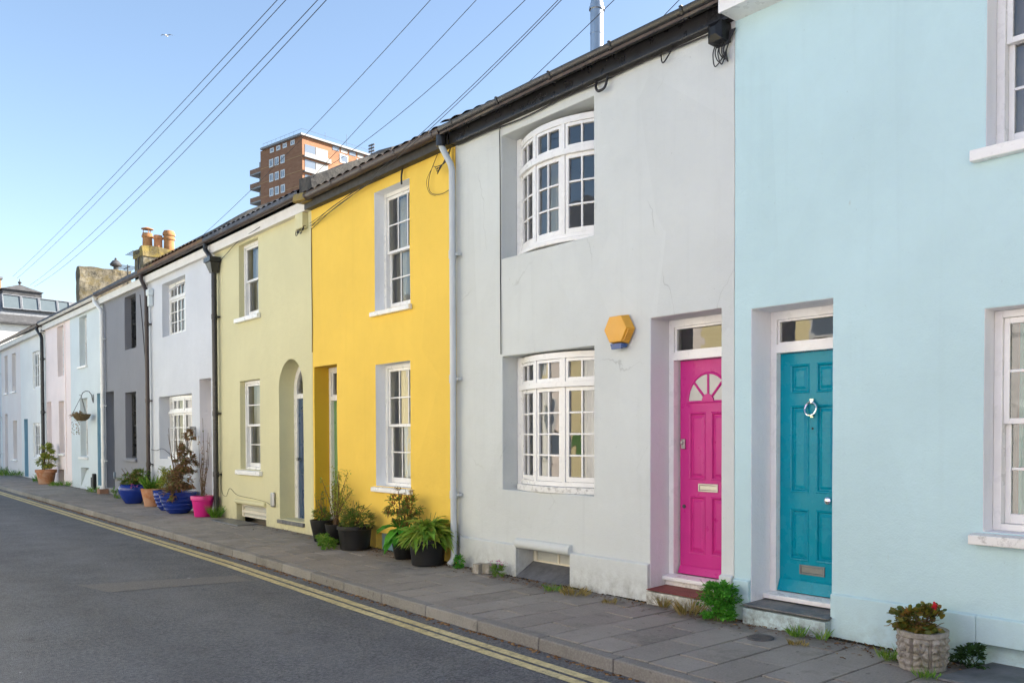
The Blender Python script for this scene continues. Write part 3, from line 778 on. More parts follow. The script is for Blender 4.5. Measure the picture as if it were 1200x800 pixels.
b = MB(); xx = X1 - .155; b.tube([(xx, .335, 1.075), (xx, .30, 1.075)], .014, 10); b.tube([(xx, .305, 1.075), (xx, .292, 1.075), (xx, .272, 1.075), (xx, .262, 1.075)], [.018, .032, .032, .015], 14); b.build('handle', 'chrome', dr, smooth=True)
b = MB(); b.hexa([(-2.618, .02, .0), (-1.302, .02, .0), (-1.302, .155, .0), (-2.618, .155, .0)], [(-2.618, .15, .158), (-1.302, .15, .158), (-1.302, .158, .158), (-2.618, .158, .158)]); b.build('cellar_slope', 'wall_aqua', A)
sash_window(A, -2.589, -1.689, .95, 2.508, .155, 2, 2, 2, sill='white_old', sx=.07, sh=.09, so=.09)
wA = [o for o in A.children if o.name.startswith('window')][0]
for xa, xb, mt, am in ((-2.52, -2.47, 'wood_in', .004), (-2.465, -2.40, 'curtain_teal', .012), (-2.395, -2.36, 'curtain', .006), (-2.355, -2.25, 'wood_in', .006), (-2.24, -2.1, 'curtain_teal', .014), (-2.0, -1.75, 'curtain', .02)): curtain(wA, xa, xb, 1.0, 2.45, .155 + .145, mt, am)
sash_window(A, -2.589, -1.689, 3.635, 5.16, .155, 2, 2, 2, cur=[(0.0, 1.0)], sx=.09, sh=.10, so=.07)
b = MB(); b.hexa([(-4.30, -.26, 5.12), (-4.2, -.26, 5.12), (-4.2, -.02, 5.12), (-4.3, -.02, 5.12)], [(-4.30, -.26, 5.13), (-4.2, -.26, 5.13), (-4.2, -.02, 5.13), (-4.3, -.02, 5.13)])
# ================================================================== house B: grey white, magenta door
XB0, XB1 = -9.35, -4.84
B = house('grey white house with a magenta door and curved bow windows', XB0, XB1)
opsB = [op(-5.89, -4.99, .02, 2.775, .40, 'rev_mauve'), op(-8.365, -6.722, 1.0, 2.572, .34), op(-8.365, -6.722, 3.72, 5.16, .34), op(-8.06, -7.085, -.06, .34, .30)]
house_shell(B, XB0, XB1, 5.42, opsB, 'wall_grey')
rB = roof(B, XB0, XB1, 'tile_brown', 5.395, 28, amp=.026, tilt=.075)
eaves(B, XB0, XB1, 'gutter_black', 'gutter_black', 'soffit_dark', 5.455, .075, (5.27, 5.44), -.10)
for (a, c) in ((XB0 + .11, -8.06), (-7.085, -5.896), (-4.985, XB1 - .004)):
    b = MB(); b.box(a, c, -.036, .004, -.2, .382, top=.016); b.build('plinth', 'wall_grey', B, bevel=.007)
# rounded lip and sloping slate of the cellar light
b = MB(); b.tube([(-8.06 + .98 * k / 10 - .0, -.005, .395) for k in range(11)], .06, 14); b.build('wall_lip', 'wall_grey', B, smooth=True)
b = MB(); b.hexa([(-8.055, -.04, -.05), (-7.09, -.04, -.05), (-7.09, .22, -.05), (-8.055, .22, -.05)], [(-8.055, -.04, .005), (-7.09, -.04, .005), (-7.09, .22, .165), (-8.055, .22, .165)])
cs = b.build('cellar_slope', 'slate_cover', B); cs['label'] = 'sloping slate sill below the cellar window'
b = MB(); bars(b, -8.05, -7.09, .16, .335, .215, .26, .05, .03, .02); b.box(-7.61, -7.585, .222, .25, .18, .31); cw = b.build('cellar_window', 'cream_paint', B, bevel=.004)
b = MB(); b.box(-8.0, -7.14, .24, .25, .18, .31); b.build('pane', 'frosted', cw)
b = MB(); b.box(-5.884, -4.996, -.062, .26, -.15, .130, m=1, top=.012); b.build('step', ['red_step', 'step_grey'], B)
for q in range(1): pass
b = MB(); b.box(-5.882, -4.998, -.068, .265, .130, .152, top=.014); stp = b.build('step_tile', 'red_step', B, bevel=.006); stp['label'] = 'worn red tiled top of the doorstep'
b = MB(); b.box(-5.886, -4.994, .205, .275, .152, .205); b.build('step_riser', 'white_old', B)
df = door_frame(B, -5.89, -4.99, .2, 2.775, .265, 2.375)
b = MB(); b.box(-5.886, -4.994, .16, .29, .205, .262, top=.02); b.build('threshold', 'white', df, bevel=.006)
X0, X1 = -5.80, -5.062; ZB = .268; b = MB()
pan = [(X0 + .12, X0 + .335, 1.20, 1.86), (X1 - .335, X1 - .12, 1.20, 1.86), (X0 + .12, X0 + .335, .47, 1.04), (X1 - .335, X1 - .12, .47, 1.04)]
panel_slab(b, X0, X1, ZB, 2.37, .335, .045, pan)
dr = b.build('door', 'magenta', B); dr['label'] = 'magenta front door with a fan shaped light at its top'
b = MB(); b.hexa([(X0 + .004, .29, ZB), (X1 - .004, .29, ZB), (X1 - .004, .333, ZB), (X0 + .004, .333, ZB)], [(X0 + .004, .322, ZB + .07), (X1 - .004, .322, ZB + .07), (X1 - .004, .333, ZB + .08), (X0 + .004, .333, ZB + .08)]); b.build('weatherboard', 'magenta', dr, bevel=.004)
xc = (X0 + X1) / 2; zf = 1.96; rf = .265
b = MB(); b.quad(*[(xc + rf * math.cos(t), .3325, zf + rf * 1.05 * math.sin(t)) for t in [PI * k / 24 for k in range(25)]]); b.build('fanlight', 'frosted', dr)
b = MB(); b.tube([(xc + rf * math.cos(t), .333, zf + rf * 1.05 * math.sin(t)) for t in [PI * k / 24 for k in range(25)]], .013, 8); b.tube([(xc - rf, .333, zf), (xc + rf, .333, zf)], .013, 8)
for t in (45, 90, 135):
    t = math.radians(t); b.tube([(xc + .07 * math.cos(t), .333, zf + .07 * math.sin(t)), (xc + rf * math.cos(t), .333, zf + rf * 1.05 * math.sin(t))], .014, 6)
b.hexa([(xc + .075 * math.cos(t), .336, zf + .075 * math.sin(t)) for t in [PI * k / 10 for k in range(11)]], [(xc + .075 * math.cos(t), .318, zf + .075 * math.sin(t)) for t in [PI * k / 10 for k in range(11)]])
b.build('fanlight_bar', 'magenta', dr, smooth=True)
letterbox(dr, xc, 1.125, .335, .25, .08)
b = MB(); b.box(X0 + .03, X0 + .075, .31, .335, 1.50, 1.60); b.tube([(X0 + .052, .312, 1.56), (X0 + .052, .29, 1.56)], .016, 10); b.build('lock', 'brass_dull', dr, bevel=.004)
b = MB(); b.tube([(X0 + .055, .336, .93), (X0 + .055, .325, .93)], .02, 10); b.build('keyhole', 'iron', dr)
bow_window(B, -8.271, -6.809, 1.075, 2.555, .205, .18, 2.20, 4, cur=[(.60, .97, .42, 'curtain'), (.03, .2, .40, 'curtain')], sillm='white_old')
bow_window(B, -8.271, -6.809, 3.785, 5.10, .21, .185, 4.72, 3, cur=[(.0, .26, .5, 'curtain')], sillh=.05)
for (za, zb) in ((1.003, 2.569), (3.723, 5.157)):
    for (a, c) in ((-8.36, -8.262), (-6.818, -6.727)):
        b = MB(); b.box(a, c, .215, .31, za, zb); b.build('window_post', 'white', B, bevel=.006)
# alarm box
al = MB(); xc, zc, hw, hh = -6.275, 2.695, .185, .145
hx = [(xc - hw, zc), (xc - hw * .52, zc - hh), (xc + hw * .52, zc - hh), (xc + hw, zc), (xc + hw * .52, zc + hh), (xc - hw * .52, zc + hh)]
sh = .88
al.hexa([(x, -.012, z) for x, z in hx], [(xc + (x - xc) * sh, -.115, zc + (z - zc) * sh) for x, z in hx])
ab = al.build('alarm_box', 'alarm_yellow', B, bevel=.006); ab['label'] = 'yellow hexagonal alarm box with a blue base'
b = MB()
for k in range(6):
    t = .12 + k * .13; p = Vector((hx[3][0], 0, hx[3][1])) * (1 - t) + Vector((hx[2][0], 0, hx[2][1])) * t
    b.box(p.x - .012, p.x + .006, -.10, -.02, p.z - .006, p.z + .006)
b.build('louvre', 'alarm_yellow', ab)
b = MB(); b.hexa([(xc - .07, -.10, zc - hh - .055), (xc + .07, -.10, zc - hh - .055), (xc + .07, -.012, zc - hh - .03), (xc - .07, -.012, zc - hh - .03)], [(xc - .085, -.105, zc - hh * .98), (xc + .085, -.105, zc - hh * .98), (xc + .085, -.012, zc - hh * .98), (xc - .085, -.012, zc - hh * .98)]); b.build('alarm_lamp', 'alarm_blue', ab, bevel=.004)
# flue
b = MB(); b.tube([(-8.0, 1.18, 6.0), (-8.0, 1.18, 6.98)], .083, 20); b.tube([(-8.0, 1.18, 6.60), (-8.0, 1.18, 6.62)], .086, 20)
fl = b.build('flue', 'steel', rB, smooth=True); fl['label'] = 'shiny steel flue pipe standing on the roof'
b = MB(); b.tube([(-8.0, 1.18, 6.90), (-8.0, 1.18, 6.93), (-8.0, 1.18, 6.945), (-8.0, 1.18, 7.05)], [.098, .098, .075, .075], 20); b.tube([(-8, 1.18, 7.10), (-8, 1.18, 7.12), (-8, 1.18, 7.2)], [.13, .13, .02], 20)
for t in range(3): b.tube([(-8 + .07 * math.cos(t * 2.1), 1.18 + .07 * math.sin(t * 2.1), 7.02), (-8 + .09 * math.cos(t * 2.1), 1.18 + .09 * math.sin(t * 2.1), 7.11)], .008, 6)
b.build('flue_cowl', 'steel', rB, smooth=True)
# telephone junction box and cables below the black eaves
b = MB(); b.box(-5.04, -4.88, -.13, -.004, 5.10, 5.27); b.hexa([(-5.04, -.131, 5.10), (-4.88, -.131, 5.10), (-4.88, -.131, 5.27), (-5.04, -.131, 5.27)], [(-4.99, -.16, 5.15), (-4.93, -.16, 5.15), (-4.93, -.16, 5.22), (-4.99, -.16, 5.22)])
jb = b.build('junction_box', 'black_plastic', B, bevel=.004)
for k in range(7):
    x = -5.02 + .024 * k; hook_cable(jb, [(x, -.05, 5.11), (x + random.uniform(-.03, .03), -.08, 5.02), (x + random.uniform(-.02, .04), -.05, 4.92 + .03 * (k % 3)), (-4.90, -.04, 5.04), (-4.87 + .01 * k, -.03, 5.2)], .0055)
hook_cable(B, [(-6.64, -.03, 5.28), (-6.62, -.06, 5.20), (-6.56, -.08, 5.14), (-6.47, -.07, 5.16), (-6.44, -.05, 5.30)], .014, 'cable_hook')
hook_cable(B, [(-5.72, -.03, 5.28), (-5.70, -.04, 5.19), (-5.66, -.05, 5.16), (-5.58, -.04, 5.24), (-5.55, -.03, 5.29)], .007, 'cable')
hook_cable(B, [(-9.25, -.03, 5.262), (-8.6, -.03, 5.262), (-7.9, -.03, 5.235), (-7.2, -.03, 5.26), (-6.6, -.03, 5.25), (-6.0, -.03, 5.262), (-5.4, -.03, 5.25), (-5.0, -.03, 5.24)], .008, 'cable')
hook_cable(B, [(-8.33, -.03, 5.26), (-8.37, -.02, 5.2), (-8.375, -.014, 5.0), (-8.37, -.014, 4.4), (-8.372, -.014, 3.4), (-8.368, -.014, 2.6)], .006, 'cable')

# ================================================================== house C: yellow
XC0, XC1 = -13.615, -9.355
Cc = house('bright yellow house with pots of plants along its foot', XC0, XC1)
opsC = [op(-13.605, -12.745, -.05, 2.757, .38, 'rev_ochre'), op(-11.49, -10.505, .925, 2.665, .30, 'rev_white'), op(-11.50, -10.5, 3.44, 5.13, .30, 'rev_white'), op(-11.5, -10.75, -.05, .25, .14)]
opsC[0]['x0'] = -13.56
house_shell(Cc, XC0, XC1, 5.40, opsC, 'wall_yellow')
rC = roof(Cc, XC0, XC1, 'tile_brown', 5.43, 29)
eaves(Cc, XC0, XC1, 'gutter_brown', 'soffit_dark', 'soffit_dark', 5.42, .062, (5.27, 5.40), -.12)
b = MB(); tn = math.tan(math.radians(29))
n = 14
for k in range(n):
    ya, yb = -.2 + 3.2 * k / n, -.2 + 3.2 * (k + 1) / n
    za, zb = 5.43 + (ya + .23) * tn, 5.43 + (yb + .23) * tn
    ha, hb = [.29 + .05 * noise.noise((y * 3, 1, 1)) for y in (ya, yb)]
    xa, xb = [XC0 + .50 + .05 * noise.noise((y * 4, 5, 1)) for y in (ya, yb)]
    b.hexa([(XC0 + .01, ya, za - .02), (xa, ya, za - .02), (xb, yb, zb - .02), (XC0 + .01, yb, zb - .02)], [(XC0 + .01, ya, za + ha), (xa - .08, ya, za + ha * .85), (xb - .08, yb, zb + hb * .85), (XC0 + .01, yb, zb + hb)])
pr = b.build('parapet', 'tarpaper', rC, doubles=True); pr['label'] = 'dark mossy raised verge on the roof'
b = MB(); b.hexa([(-13.66, -.30, 5.36), (-13.3, -.26, 5.36), (-13.3, -.1, 5.36), (-13.66, -.1, 5.36)], [(-13.68, -.27, 5.50), (-13.35, -.25, 5.47), (-13.35, -.1, 5.52), (-13.66, -.1, 5.55)]); b.build('verge_mortar', 'mortar_moss', rC, bevel=.02)
b = MB(); b.box(-11.5, -10.755, .09, .12, -.1, .245); cp = b.build('cellar_panel', 'door_blue', Cc); cp['label'] = 'blue grey board over the cellar opening'
b = MB(); b.box(XC0 + .004, -13.35, -.03, .004, -.2, .10); b.build('plinth', 'white_old', Cc, bevel=.01)
b = MB(); b.box(-13.55, -12.75, -.04, .3, -.1, .12, top=.01); b.build('step', 'slate_step', Cc, bevel=.01)
df = door_frame(Cc, -13.56, -12.745, .12, 2.757, .25, 2.22)
b = MB(); X0, X1 = -13.495, -12.81; panel_slab(b, X0, X1, .13, 2.215, .30, .045, [(X0 + .1, X0 + .31, .35, .95), (X1 - .31, X1 - .1, .35, .95), (X0 + .1, X0 + .31, 1.15, 2.05), (X1 - .31, X1 - .1, 1.15, 2.05)])
dr = b.build('door', 'door_green', Cc); letterbox(dr, (X0 + X1) / 2, 1.05, .30)
sash_window(Cc, -11.49, -10.505, .925, 2.665, .15, 3, 2, 2, cur=[(.05, .4), (.62, .97)])
sash_window(Cc, -11.50, -10.5, 3.44, 5.13, .15, 3, 2, 2, cur=[(.02, .34)])
dp = downpipe(Cc, -9.296, 'pipe_grey', 5.36, -.18, .0, .040, -.085, -.10, (3.9, 2.35, .9))
b = MB(); b.tube([(-9.396, -.185, 5.40), (-9.396, -.185, 5.24)], .056, 12); b.build('outlet', 'gutter_black', dp, smooth=True)
downpipe(Cc, -9.375, 'pipe_yellow', 5.25, -.025, .4, .012, -.022, 0, (), shoe=False)
hook_cable(Cc, [(-9.72, -.03, 5.27), (-9.9, -.05, 5.0), (-9.86, -.06, 4.8), (-9.62, -.06, 4.72), (-9.40, -.05, 4.74)], .0045)
hook_cable(Cc, [(-9.86, -.05, 5.08), (-9.97, -.05, 4.96), (-9.9, -.05, 4.80), (-9.75, -.05, 4.73)], .0035)
for k in range(4): hook_cable(Cc, [(-9.80 + .05 * k, -.05, 5.12 - .02 * k), (-9.55, -.14, 5.04 - .03 * k), (-9.40, -.10, 5.08 + .02 * k), (-9.37, -.06, 5.25)], .005)
hook_cable(Cc, [(-10.62, -.03, 5.285), (-10.62, -.05, 5.18), (-10.62, -.05, 5.06)], .012, 'cable_hook')
hook_cable(Cc, [(-13.55, -.03, 5.01), (-12.9, -.06, 5.13), (-12.2, -.08, 5.20), (-11.3, -.10, 5.27)], .005)
hook_cable(Cc, [(-13.53, -.03, 4.97), (-12.9, -.06, 5.08), (-12.2, -.08, 5.17), (-11.1, -.10, 5.27)], .005)
hook_cable(Cc, [(-13.595, -.012, 5.0), (-13.6, -.012, 4.4), (-13.59, -.012, 3.6), (-13.6, -.012, 3.0)], .006)

# ================================================================== house D: pale green, arched door
XD0, XD1 = -18.155, -13.62
D = house('pale green house with an arched doorway', XD0, XD1)
opsD = [op(-15.0, -13.99, .215, 2.95, .42, None, arch=.5), op(-16.86, -15.86, 1.03, 2.685, .26), op(-16.85, -15.89, 3.88, 5.30, .26), op(-17.1, -15.62, -.05, .38, .16)]
opsD[2]['z1'] = 5.24
house_shell(D, XD0, XD1, 5.42, opsD, 'wall_green')
rD = roof(D, XD0, XD1, 'tile_slate', 5.52, 30)
eaves(D, XD0, XD1, 'gutter_brown', 'fascia_cream', 'fascia_cream', 5.52, .055, (5.27, 5.44), -.10, 1.05)
b = MB(); tn = math.tan(math.radians(30))
for k in range(10):
    ya, yb = -.15 + 3.1 * k / 10, -.15 + 3.1 * (k + 1) / 10; za, zb = 5.52 + (ya + .23) * tn, 5.52 + (yb + .23) * tn
    ha, hb = [.10 + .12 * min(1, (y + .15) / .6) for y in (ya, yb)]
    b.hexa([(XD0 + .01, ya, za - .02), (XD0 + .8, ya, za - .02), (XD0 + .8, yb, zb - .02), (XD0 + .01, yb, zb - .02)], [(XD0 + .01, ya, za + ha), (XD0 + .5, ya, za + ha), (XD0 + .5, yb, zb + hb), (XD0 + .01, yb, zb + hb)])
b.build('parapet', 'tarpaper', rD, doubles=True)
b = MB(); b.box(-15.06, -13.97, -.035, .30, .135, .213, top=.015); b.build('step', 'slate_step', D, bevel=.008)
b = MB(); bars(b, -14.998, -13.992, .215, 2.45, .26, .34, .13, .001, .001); b.box(-14.86, -14.13, .25, .33, 2.30, 2.38)
n = 16; xc = -14.495
for k in range(n):
    t0, t1 = PI * k / n, PI * (k + 1) / n
    q = [(xc - .503 * math.cos(t0), 2.45 + .498 * math.sin(t0)), (xc - .503 * math.cos(t1), 2.45 + .498 * math.sin(t1)), (xc - .385 * math.cos(t1), 2.45 + .385 * math.sin(t1)), (xc - .385 * math.cos(t0), 2.45 + .385 * math.sin(t0))]
    b.hexa([(x, .26, z) for x, z in q], [(x, .34, z) for x, z in q])
b.box(xc - .015, xc + .015, .27, .32, 2.38, 2.84)
df = b.build('door_frame', 'white', D, bevel=.004)
b = MB(); b.quad(*[(xc + .39 * math.cos(t), .30, 2.40 + .42 * math.sin(t)) for t in [PI * k / 16 for k in range(17)]]); b.build('fanlight', 'glass', df)
b = MB(); X0, X1 = -14.865, -14.125; panel_slab(b, X0, X1, .22, 2.30, .285, .04, [(X0 + .1, X0 + .33, .4, 1.0), (X1 - .33, X1 - .1, .4, 1.0), (X0 + .1, X0 + .33, 1.2, 2.1), (X1 - .33, X1 - .1, 1.2, 2.1)])
dr = b.build('door', 'door_navy', D); b = MB(); b.tube([(X0 + .08, .29, 1.25), (X0 + .08, .22, 1.25)], [.015, .03], 10); b.build('handle', 'brass_dull', dr, smooth=True)
sash_window(D, -16.86, -15.86, 1.03, 2.685, .095, 1, 2, 2, cur=[(.04, .3), (.66, .97)], sx=.10, sh=.10, so=.07)
sash_window(D, -16.85, -15.89, 3.88, 5.24, .095, 1, 1, 1, cur=[(.05, .35)], sx=.10, sh=.10, so=.07)
b = MB(); bars(b, -17.05, -15.64, .12, .375, .09, .14, .05, .05, .02); b.box(-17.0, -15.7, .07, .12, .20, .25); cw = b.build('cellar_window', 'cream_paint', D, bevel=.004)
b = MB(); b.box(-17.0, -15.69, .12, .125, .14, .33); b.build('pane', 'frosted', cw)
b = MB(); b.tube([(-17.1 + 1.48 * k / 10, .0, .41) for k in range(11)], .045, 12); b.build('wall_lip', 'wall_green', D, smooth=True)
b = MB(); b.box(-15.31, -15.17, -.055, -.003, .40, .66); b.build('entry_phone', 'brass_dull', D, bevel=.03)
hook_cable(D, [(-15.25, -.03, .40), (-15.6, -.012, .47), (-16.2, -.012, .50), (-17.0, -.012, .53), (-17.4, -.012, .64), (-17.6, -.012, .48), (-17.85, -.012, .56), (-17.87, -.012, .95)], .0035)
hook_cable(D, [(-17.95, -.02, 5.05), (-17.3, -.05, 5.16), (-16.6, -.08, 5.27), (-15.5, -.11, 5.33)], .006)
b = MB(); b.box(-14.02, -13.74, -.10, -.004, 5.02, 5.27); b.build('junction_box', 'wall_green', D, bevel=.01)
for k in range(6): hook_cable(D, [(-14.05 + .06 * k, -.06, 5.06), (-14.03 + .06 * k, -.09, 4.95 + .02 * (k % 2)), (-13.99 + .05 * k, -.08, 4.94 + .05 * (k % 3)), (-13.97 + .05 * k, -.05, 5.05)], .006)

# ================================================================== house E: pale blue white
XE0, XE1 = -22.74, -18.16
E_ = house('pale blue white house with a white multi-paned bow window and blue pots', XE0, XE1)
opsE = [op(-19.16, -18.45, .3, 2.835, .4, 'rev_mauve'), op(-22.0, -19.65, 1.145, 2.565, .32), op(-21.68, -20.0, 3.925, 5.13, .28), ]
house_shell(E_, XE0, XE1, 5.42, opsE, 'wall_lilac', .5)
rE = roof(E_, XE0, XE1, 'tile_red', 5.53, 33, amp=.04, sag=.08)
eaves(E_, XE0, XE1, 'gutter_brown', 'fascia_cream', 'fascia_cream', 5.52, .055, (5.27, 5.44), -.10, 1.1)
bow_window(E_, -21.98, -19.67, 1.2, 2.555, .22, .17, 2.20, 3, cur=[(.02, .35, .36, 'curtain'), (.4, .95, .40, 'curtain')])
casement(E_, -21.68, -20.0, 3.925, 5.13, .15, 3, 2, 3, top=.28, cur=[(.0, .3)])
b = MB(); bars(b, -20.95, -20.45, 0, .30, -.012, .012, .035)   # opened top vent, tilted out
v0 = b.v[:]; zt = 5.06
b.v = [(x, .14 - (.30 - z) * .75 + y, zt - (.30 - z) * .66) for x, y, z in v0]; b.build('open_vent', 'white', E_)
df = door_frame(E_, -19.16, -18.45, .3, 2.835, .3, 2.4)
b = MB(); panel_slab(b, -19.09, -18.52, .31, 2.395, .34, .04, [(-19.0, -18.61, .5, 1.1), (-19.0, -18.61, 1.3, 2.2)]); b.build('door', 'white', E_)
downpipe(E_, -17.93, 'gutter_black', 5.2, -.1, .06, .05, -.09, 0, (4.0, 2.1, .9), hopper=True)
b = MB(); b.hexa([(-18.0, -.15, 4.86), (-17.86, -.15, 4.86), (-17.86, -.02, 4.86), (-18.0, -.02, 4.86)], [(-18.10, -.20, 5.06), (-17.79, -.20, 5.06), (-17.79, -.015, 5.06), (-18.10, -.015, 5.06)])
b.box(-18.13, -17.76, -.22, -.012, 5.065, 5.16); b.tube([(-18.16, -.17, 5.46), (-18.16, -.17, 5.34), (-18.06, -.13, 5.22), (-17.98, -.11, 5.16)], .045, 10); b.build('hopper', 'gutter_black', E_, bevel=.006)
b = MB(); b.box(-22.50, -22.28, -.12, -.004, 4.95, 5.10); b.box(-22.46, -22.32, -.10, -.004, 4.70, 4.95); b.build('bell_box', 'wall_blue', E_, bevel=.02)
b = MB(); b.box(-19.47, -19.40, -.13, -.004, 1.80, 1.86); b.tube([(-19.435, -.10, 1.80), (-19.435, -.10, 1.58)], .06, 10); b.build('wall_lantern', 'brass_dull', E_, smooth=True)
hook_cable(E_, [(-22.6, -.012, 1.35), (-22.2, -.012, 1.33), (-21.6, -.012, 1.36), (-20.6, -.012, 1.10)], .006)

# ================================================================== house F: dark grey
XF0, XF1 = -27.06, -22.745
F_ = house('dark slate grey house with black framed windows', XF0, XF1)
opsF = [op(-26.86, -26.0, .28, 2.87, .4), op(-24.91, -23.9, 1.11, 2.775, .28), op(-24.86, -23.82, 3.865, 5.2, .28)]
house_shell(F_, XF0, XF1, 5.42, opsF, 'wall_dark', .5)
rF = roof(F_, XF0, XF1, 'tile_slate', 5.53, 33, amp=.02, sag=.05)
eaves(F_, XF0, XF1, 'gutter_brown', 'fascia_cream', 'fascia_cream', 5.52, .055, (5.27, 5.44), -.10, 1.1)
sash_window(F_, -24.91, -23.9, 1.11, 2.775, .15, 2, 2, 2, 'black_frame', 'wall_dark', cur=[(.1, .9)])
sash_window(F_, -24.86, -23.82, 3.865, 5.2, .15, 2, 2, 2, 'black_frame', None)
df = door_frame(F_, -26.86, -26.0, .28, 2.87, .3, 2.4, mat='door_slate')
b = MB(); panel_slab(b, -26.79, -26.07, .29, 2.395, .34, .04, [(-26.69, -26.17, .5, 1.1), (-26.69, -26.17, 1.3, 2.2)]); b.build('door', 'door_slate', F_)
downpipe(F_, -22.56, 'gutter_brown', 5.46, -.17, .09, .045, -.09, -.1, (4.3, 2.5, 1.0))
hook_cable(F_, [(-23.4, -.012, 5.1), (-23.2, -.012, 4.3), (-23.0, -.012, 3.4)], .008)
b = MB(); b.box(-25.98, -25.90, -.04, -.004, .55, .72); b.build('vent_cover', 'door_slate', F_, bevel=.005)

# ================================================================== houses G..K, smaller in view
def far_sash(root, x0, x1, z0, z1, d=.15, **k): return sash_window(root, x0, x1, z0, z1, d, **k)
XG0, XG1 = -31.065, -27.065
G_ = house('powder blue house with a hanging basket bracket', XG0, XG1)
house_shell(G_, XG0, XG1, 5.42, [op(-27.84, -27.16, .3, 2.87, .35, 'door_blue'), op(-29.9, -28.95, 1.085, 2.79, .26), op(-29.88, -28.92, 3.76, 5.2, .26), op(-29.9, -28.9, -.05, .75, .16)], 'wall_blue', .6)
rG = roof(G_, XG0, XG1, 'tile_slate', 5.50, 35, amp=.0)
eaves(G_, XG0, XG1, 'fascia_cream', 'fascia_cream', 'fascia_cream', 5.48, .055, (5.25, 5.42), -.10, 1.1)
far_sash(G_, -29.9, -28.95, 1.085, 2.79, cols=1, ru=1, rl=1, cur=[(.1, .9)]); far_sash(G_, -29.88, -28.92, 3.76, 5.2, cols=1, ru=1, rl=1, cur=[(.1, .9)])
b = MB(); panel_slab(b, -27.83, -27.17, .31, 2.86, .3, .04, [(-27.75, -27.25, .5, 1.1), (-27.75, -27.25, 1.3, 2.2)]); b.build('door', 'door_blue', G_)
b = MB(); b.hexa([(-29.88, -.01, .1), (-28.92, -.01, .1), (-28.92, .155, .1), (-29.88, .155, .1)], [(-29.88, -.005, .16), (-28.92, -.005, .16), (-28.92, .155, .7), (-29.88, .155, .7)]); b.build('cellar_slope', 'wall_blue', G_)
downpipe(G_, -26.79, 'white', 5.45, -.17, .2, .05, -.09, -.38, (4.3, 2.5, 1.0))
b = MB(); b.box(-26.95, -26.63, -.22, -.01, .1, .24); b.build('drain_box', 'brick_brown', G_, bevel=.01)
b = MB(); b.box(-28.45, -28.33, -.05, -.004, .22, .5); b.build('air_brick', 'iron', G_); b = MB(); b.box(-28.12, -27.98, -.09, -.004, .15, .62); b.build('meter_box', 'black_plastic', G_, bevel=.02)
b = MB(); pts = [(-28.17, -.02, 2.62), (-28.17, -.02, 2.86)]; b.tube(pts, .012, 6)
b.tube([(-28.17, -.03, 2.66), (-28.17, -.06, 2.85), (-28.18, -.12, 2.94), (-28.19, -.20, 2.95), (-28.2, -.27, 2.89), (-28.2, -.30, 2.80), (-28.2, -.34, 2.84)], .011, 6); b.build('basket_bracket', 'iron', G_, smooth=True)

XH0, XH1 = -34.8, -31.07
H_ = house('blush pink house left of the powder blue one', XH0, XH1)
house_shell(H_, XH0, XH1, 5.42, [op(-34.74, -34.0, .3, 2.84, .4), op(-32.87, -32.1, 1.15, 2.805, .26), op(-32.95, -32.0, 3.6, 5.2, .26), op(-33.0, -32.2, -.05, .62, .16)], 'wall_pink', .6)
rH = roof(H_, XH0, XH1, 'tile_slate', 5.50, 35, amp=.0)
eaves(H_, XH0, XH1, 'fascia_cream', 'fascia_cream', 'fascia_cream', 5.48, .055, (5.25, 5.42), -.10, 1.1)
far_sash(H_, -32.87, -32.1, 1.15, 2.805, cols=1, ru=1, rl=1); far_sash(H_, -32.95, -32.0, 3.6, 5.2, cols=1, ru=1, rl=1, sill=None)
b = MB(); panel_slab(b, -34.73, -34.01, .31, 2.83, .34, .04, [(-34.65, -34.1, .5, 1.1), (-34.65, -34.1, 1.3, 2.2)]); b.build('door', 'rev_mauve', H_)
downpipe(H_, -35.05 + .16, 'gutter_black', 5.42, -.17, .2, .055, -.09, -.3, (4.3, 2.5, 1.0))
b = MB(); b.tube([(-31.75, -.012, 5.2), (-31.75, -.012, .5)], .02, 6); b.build('drainpipe', 'wall_pink', H_)

XI0, XI1 = -39.5, -34.805
I_ = house('white mint house with a pale blue door beside the terracotta pot', XI0, XI1)
house_shell(I_, XI0, XI1, 5.36, [op(-38.96, -38.2, .2, 2.335, .35, 'door_blue'), op(-37.23, -35.92, .95, 2.16, .2), op(-37.15, -35.85, 3.38, 4.685, .2)], 'wall_mint', .6)
rI = roof(I_, XI0, XI1, 'tile_red', 5.44, 30, amp=.03)
eaves(I_, XI0, XI1, 'gutter_brown', 'fascia_cream', 'fascia_cream', 5.44, .055, (5.2, 5.38), -.14, 1.1)
casement(I_, -37.23, -35.92, .95, 2.16, .06, 3, 1, 3, sill='white', cur=[(.4, .95)]); casement(I_, -37.15, -35.85, 3.38, 4.685, .06, 3, 1, 3, cur=[(.1, .9)])
b = MB(); panel_slab(b, -38.95, -38.21, .21, 2.325, .3, .04, [(-38.85, -38.3, .4, 1.0), (-38.85, -38.3, 1.2, 2.1)]); b.build('door', 'door_blue', I_)

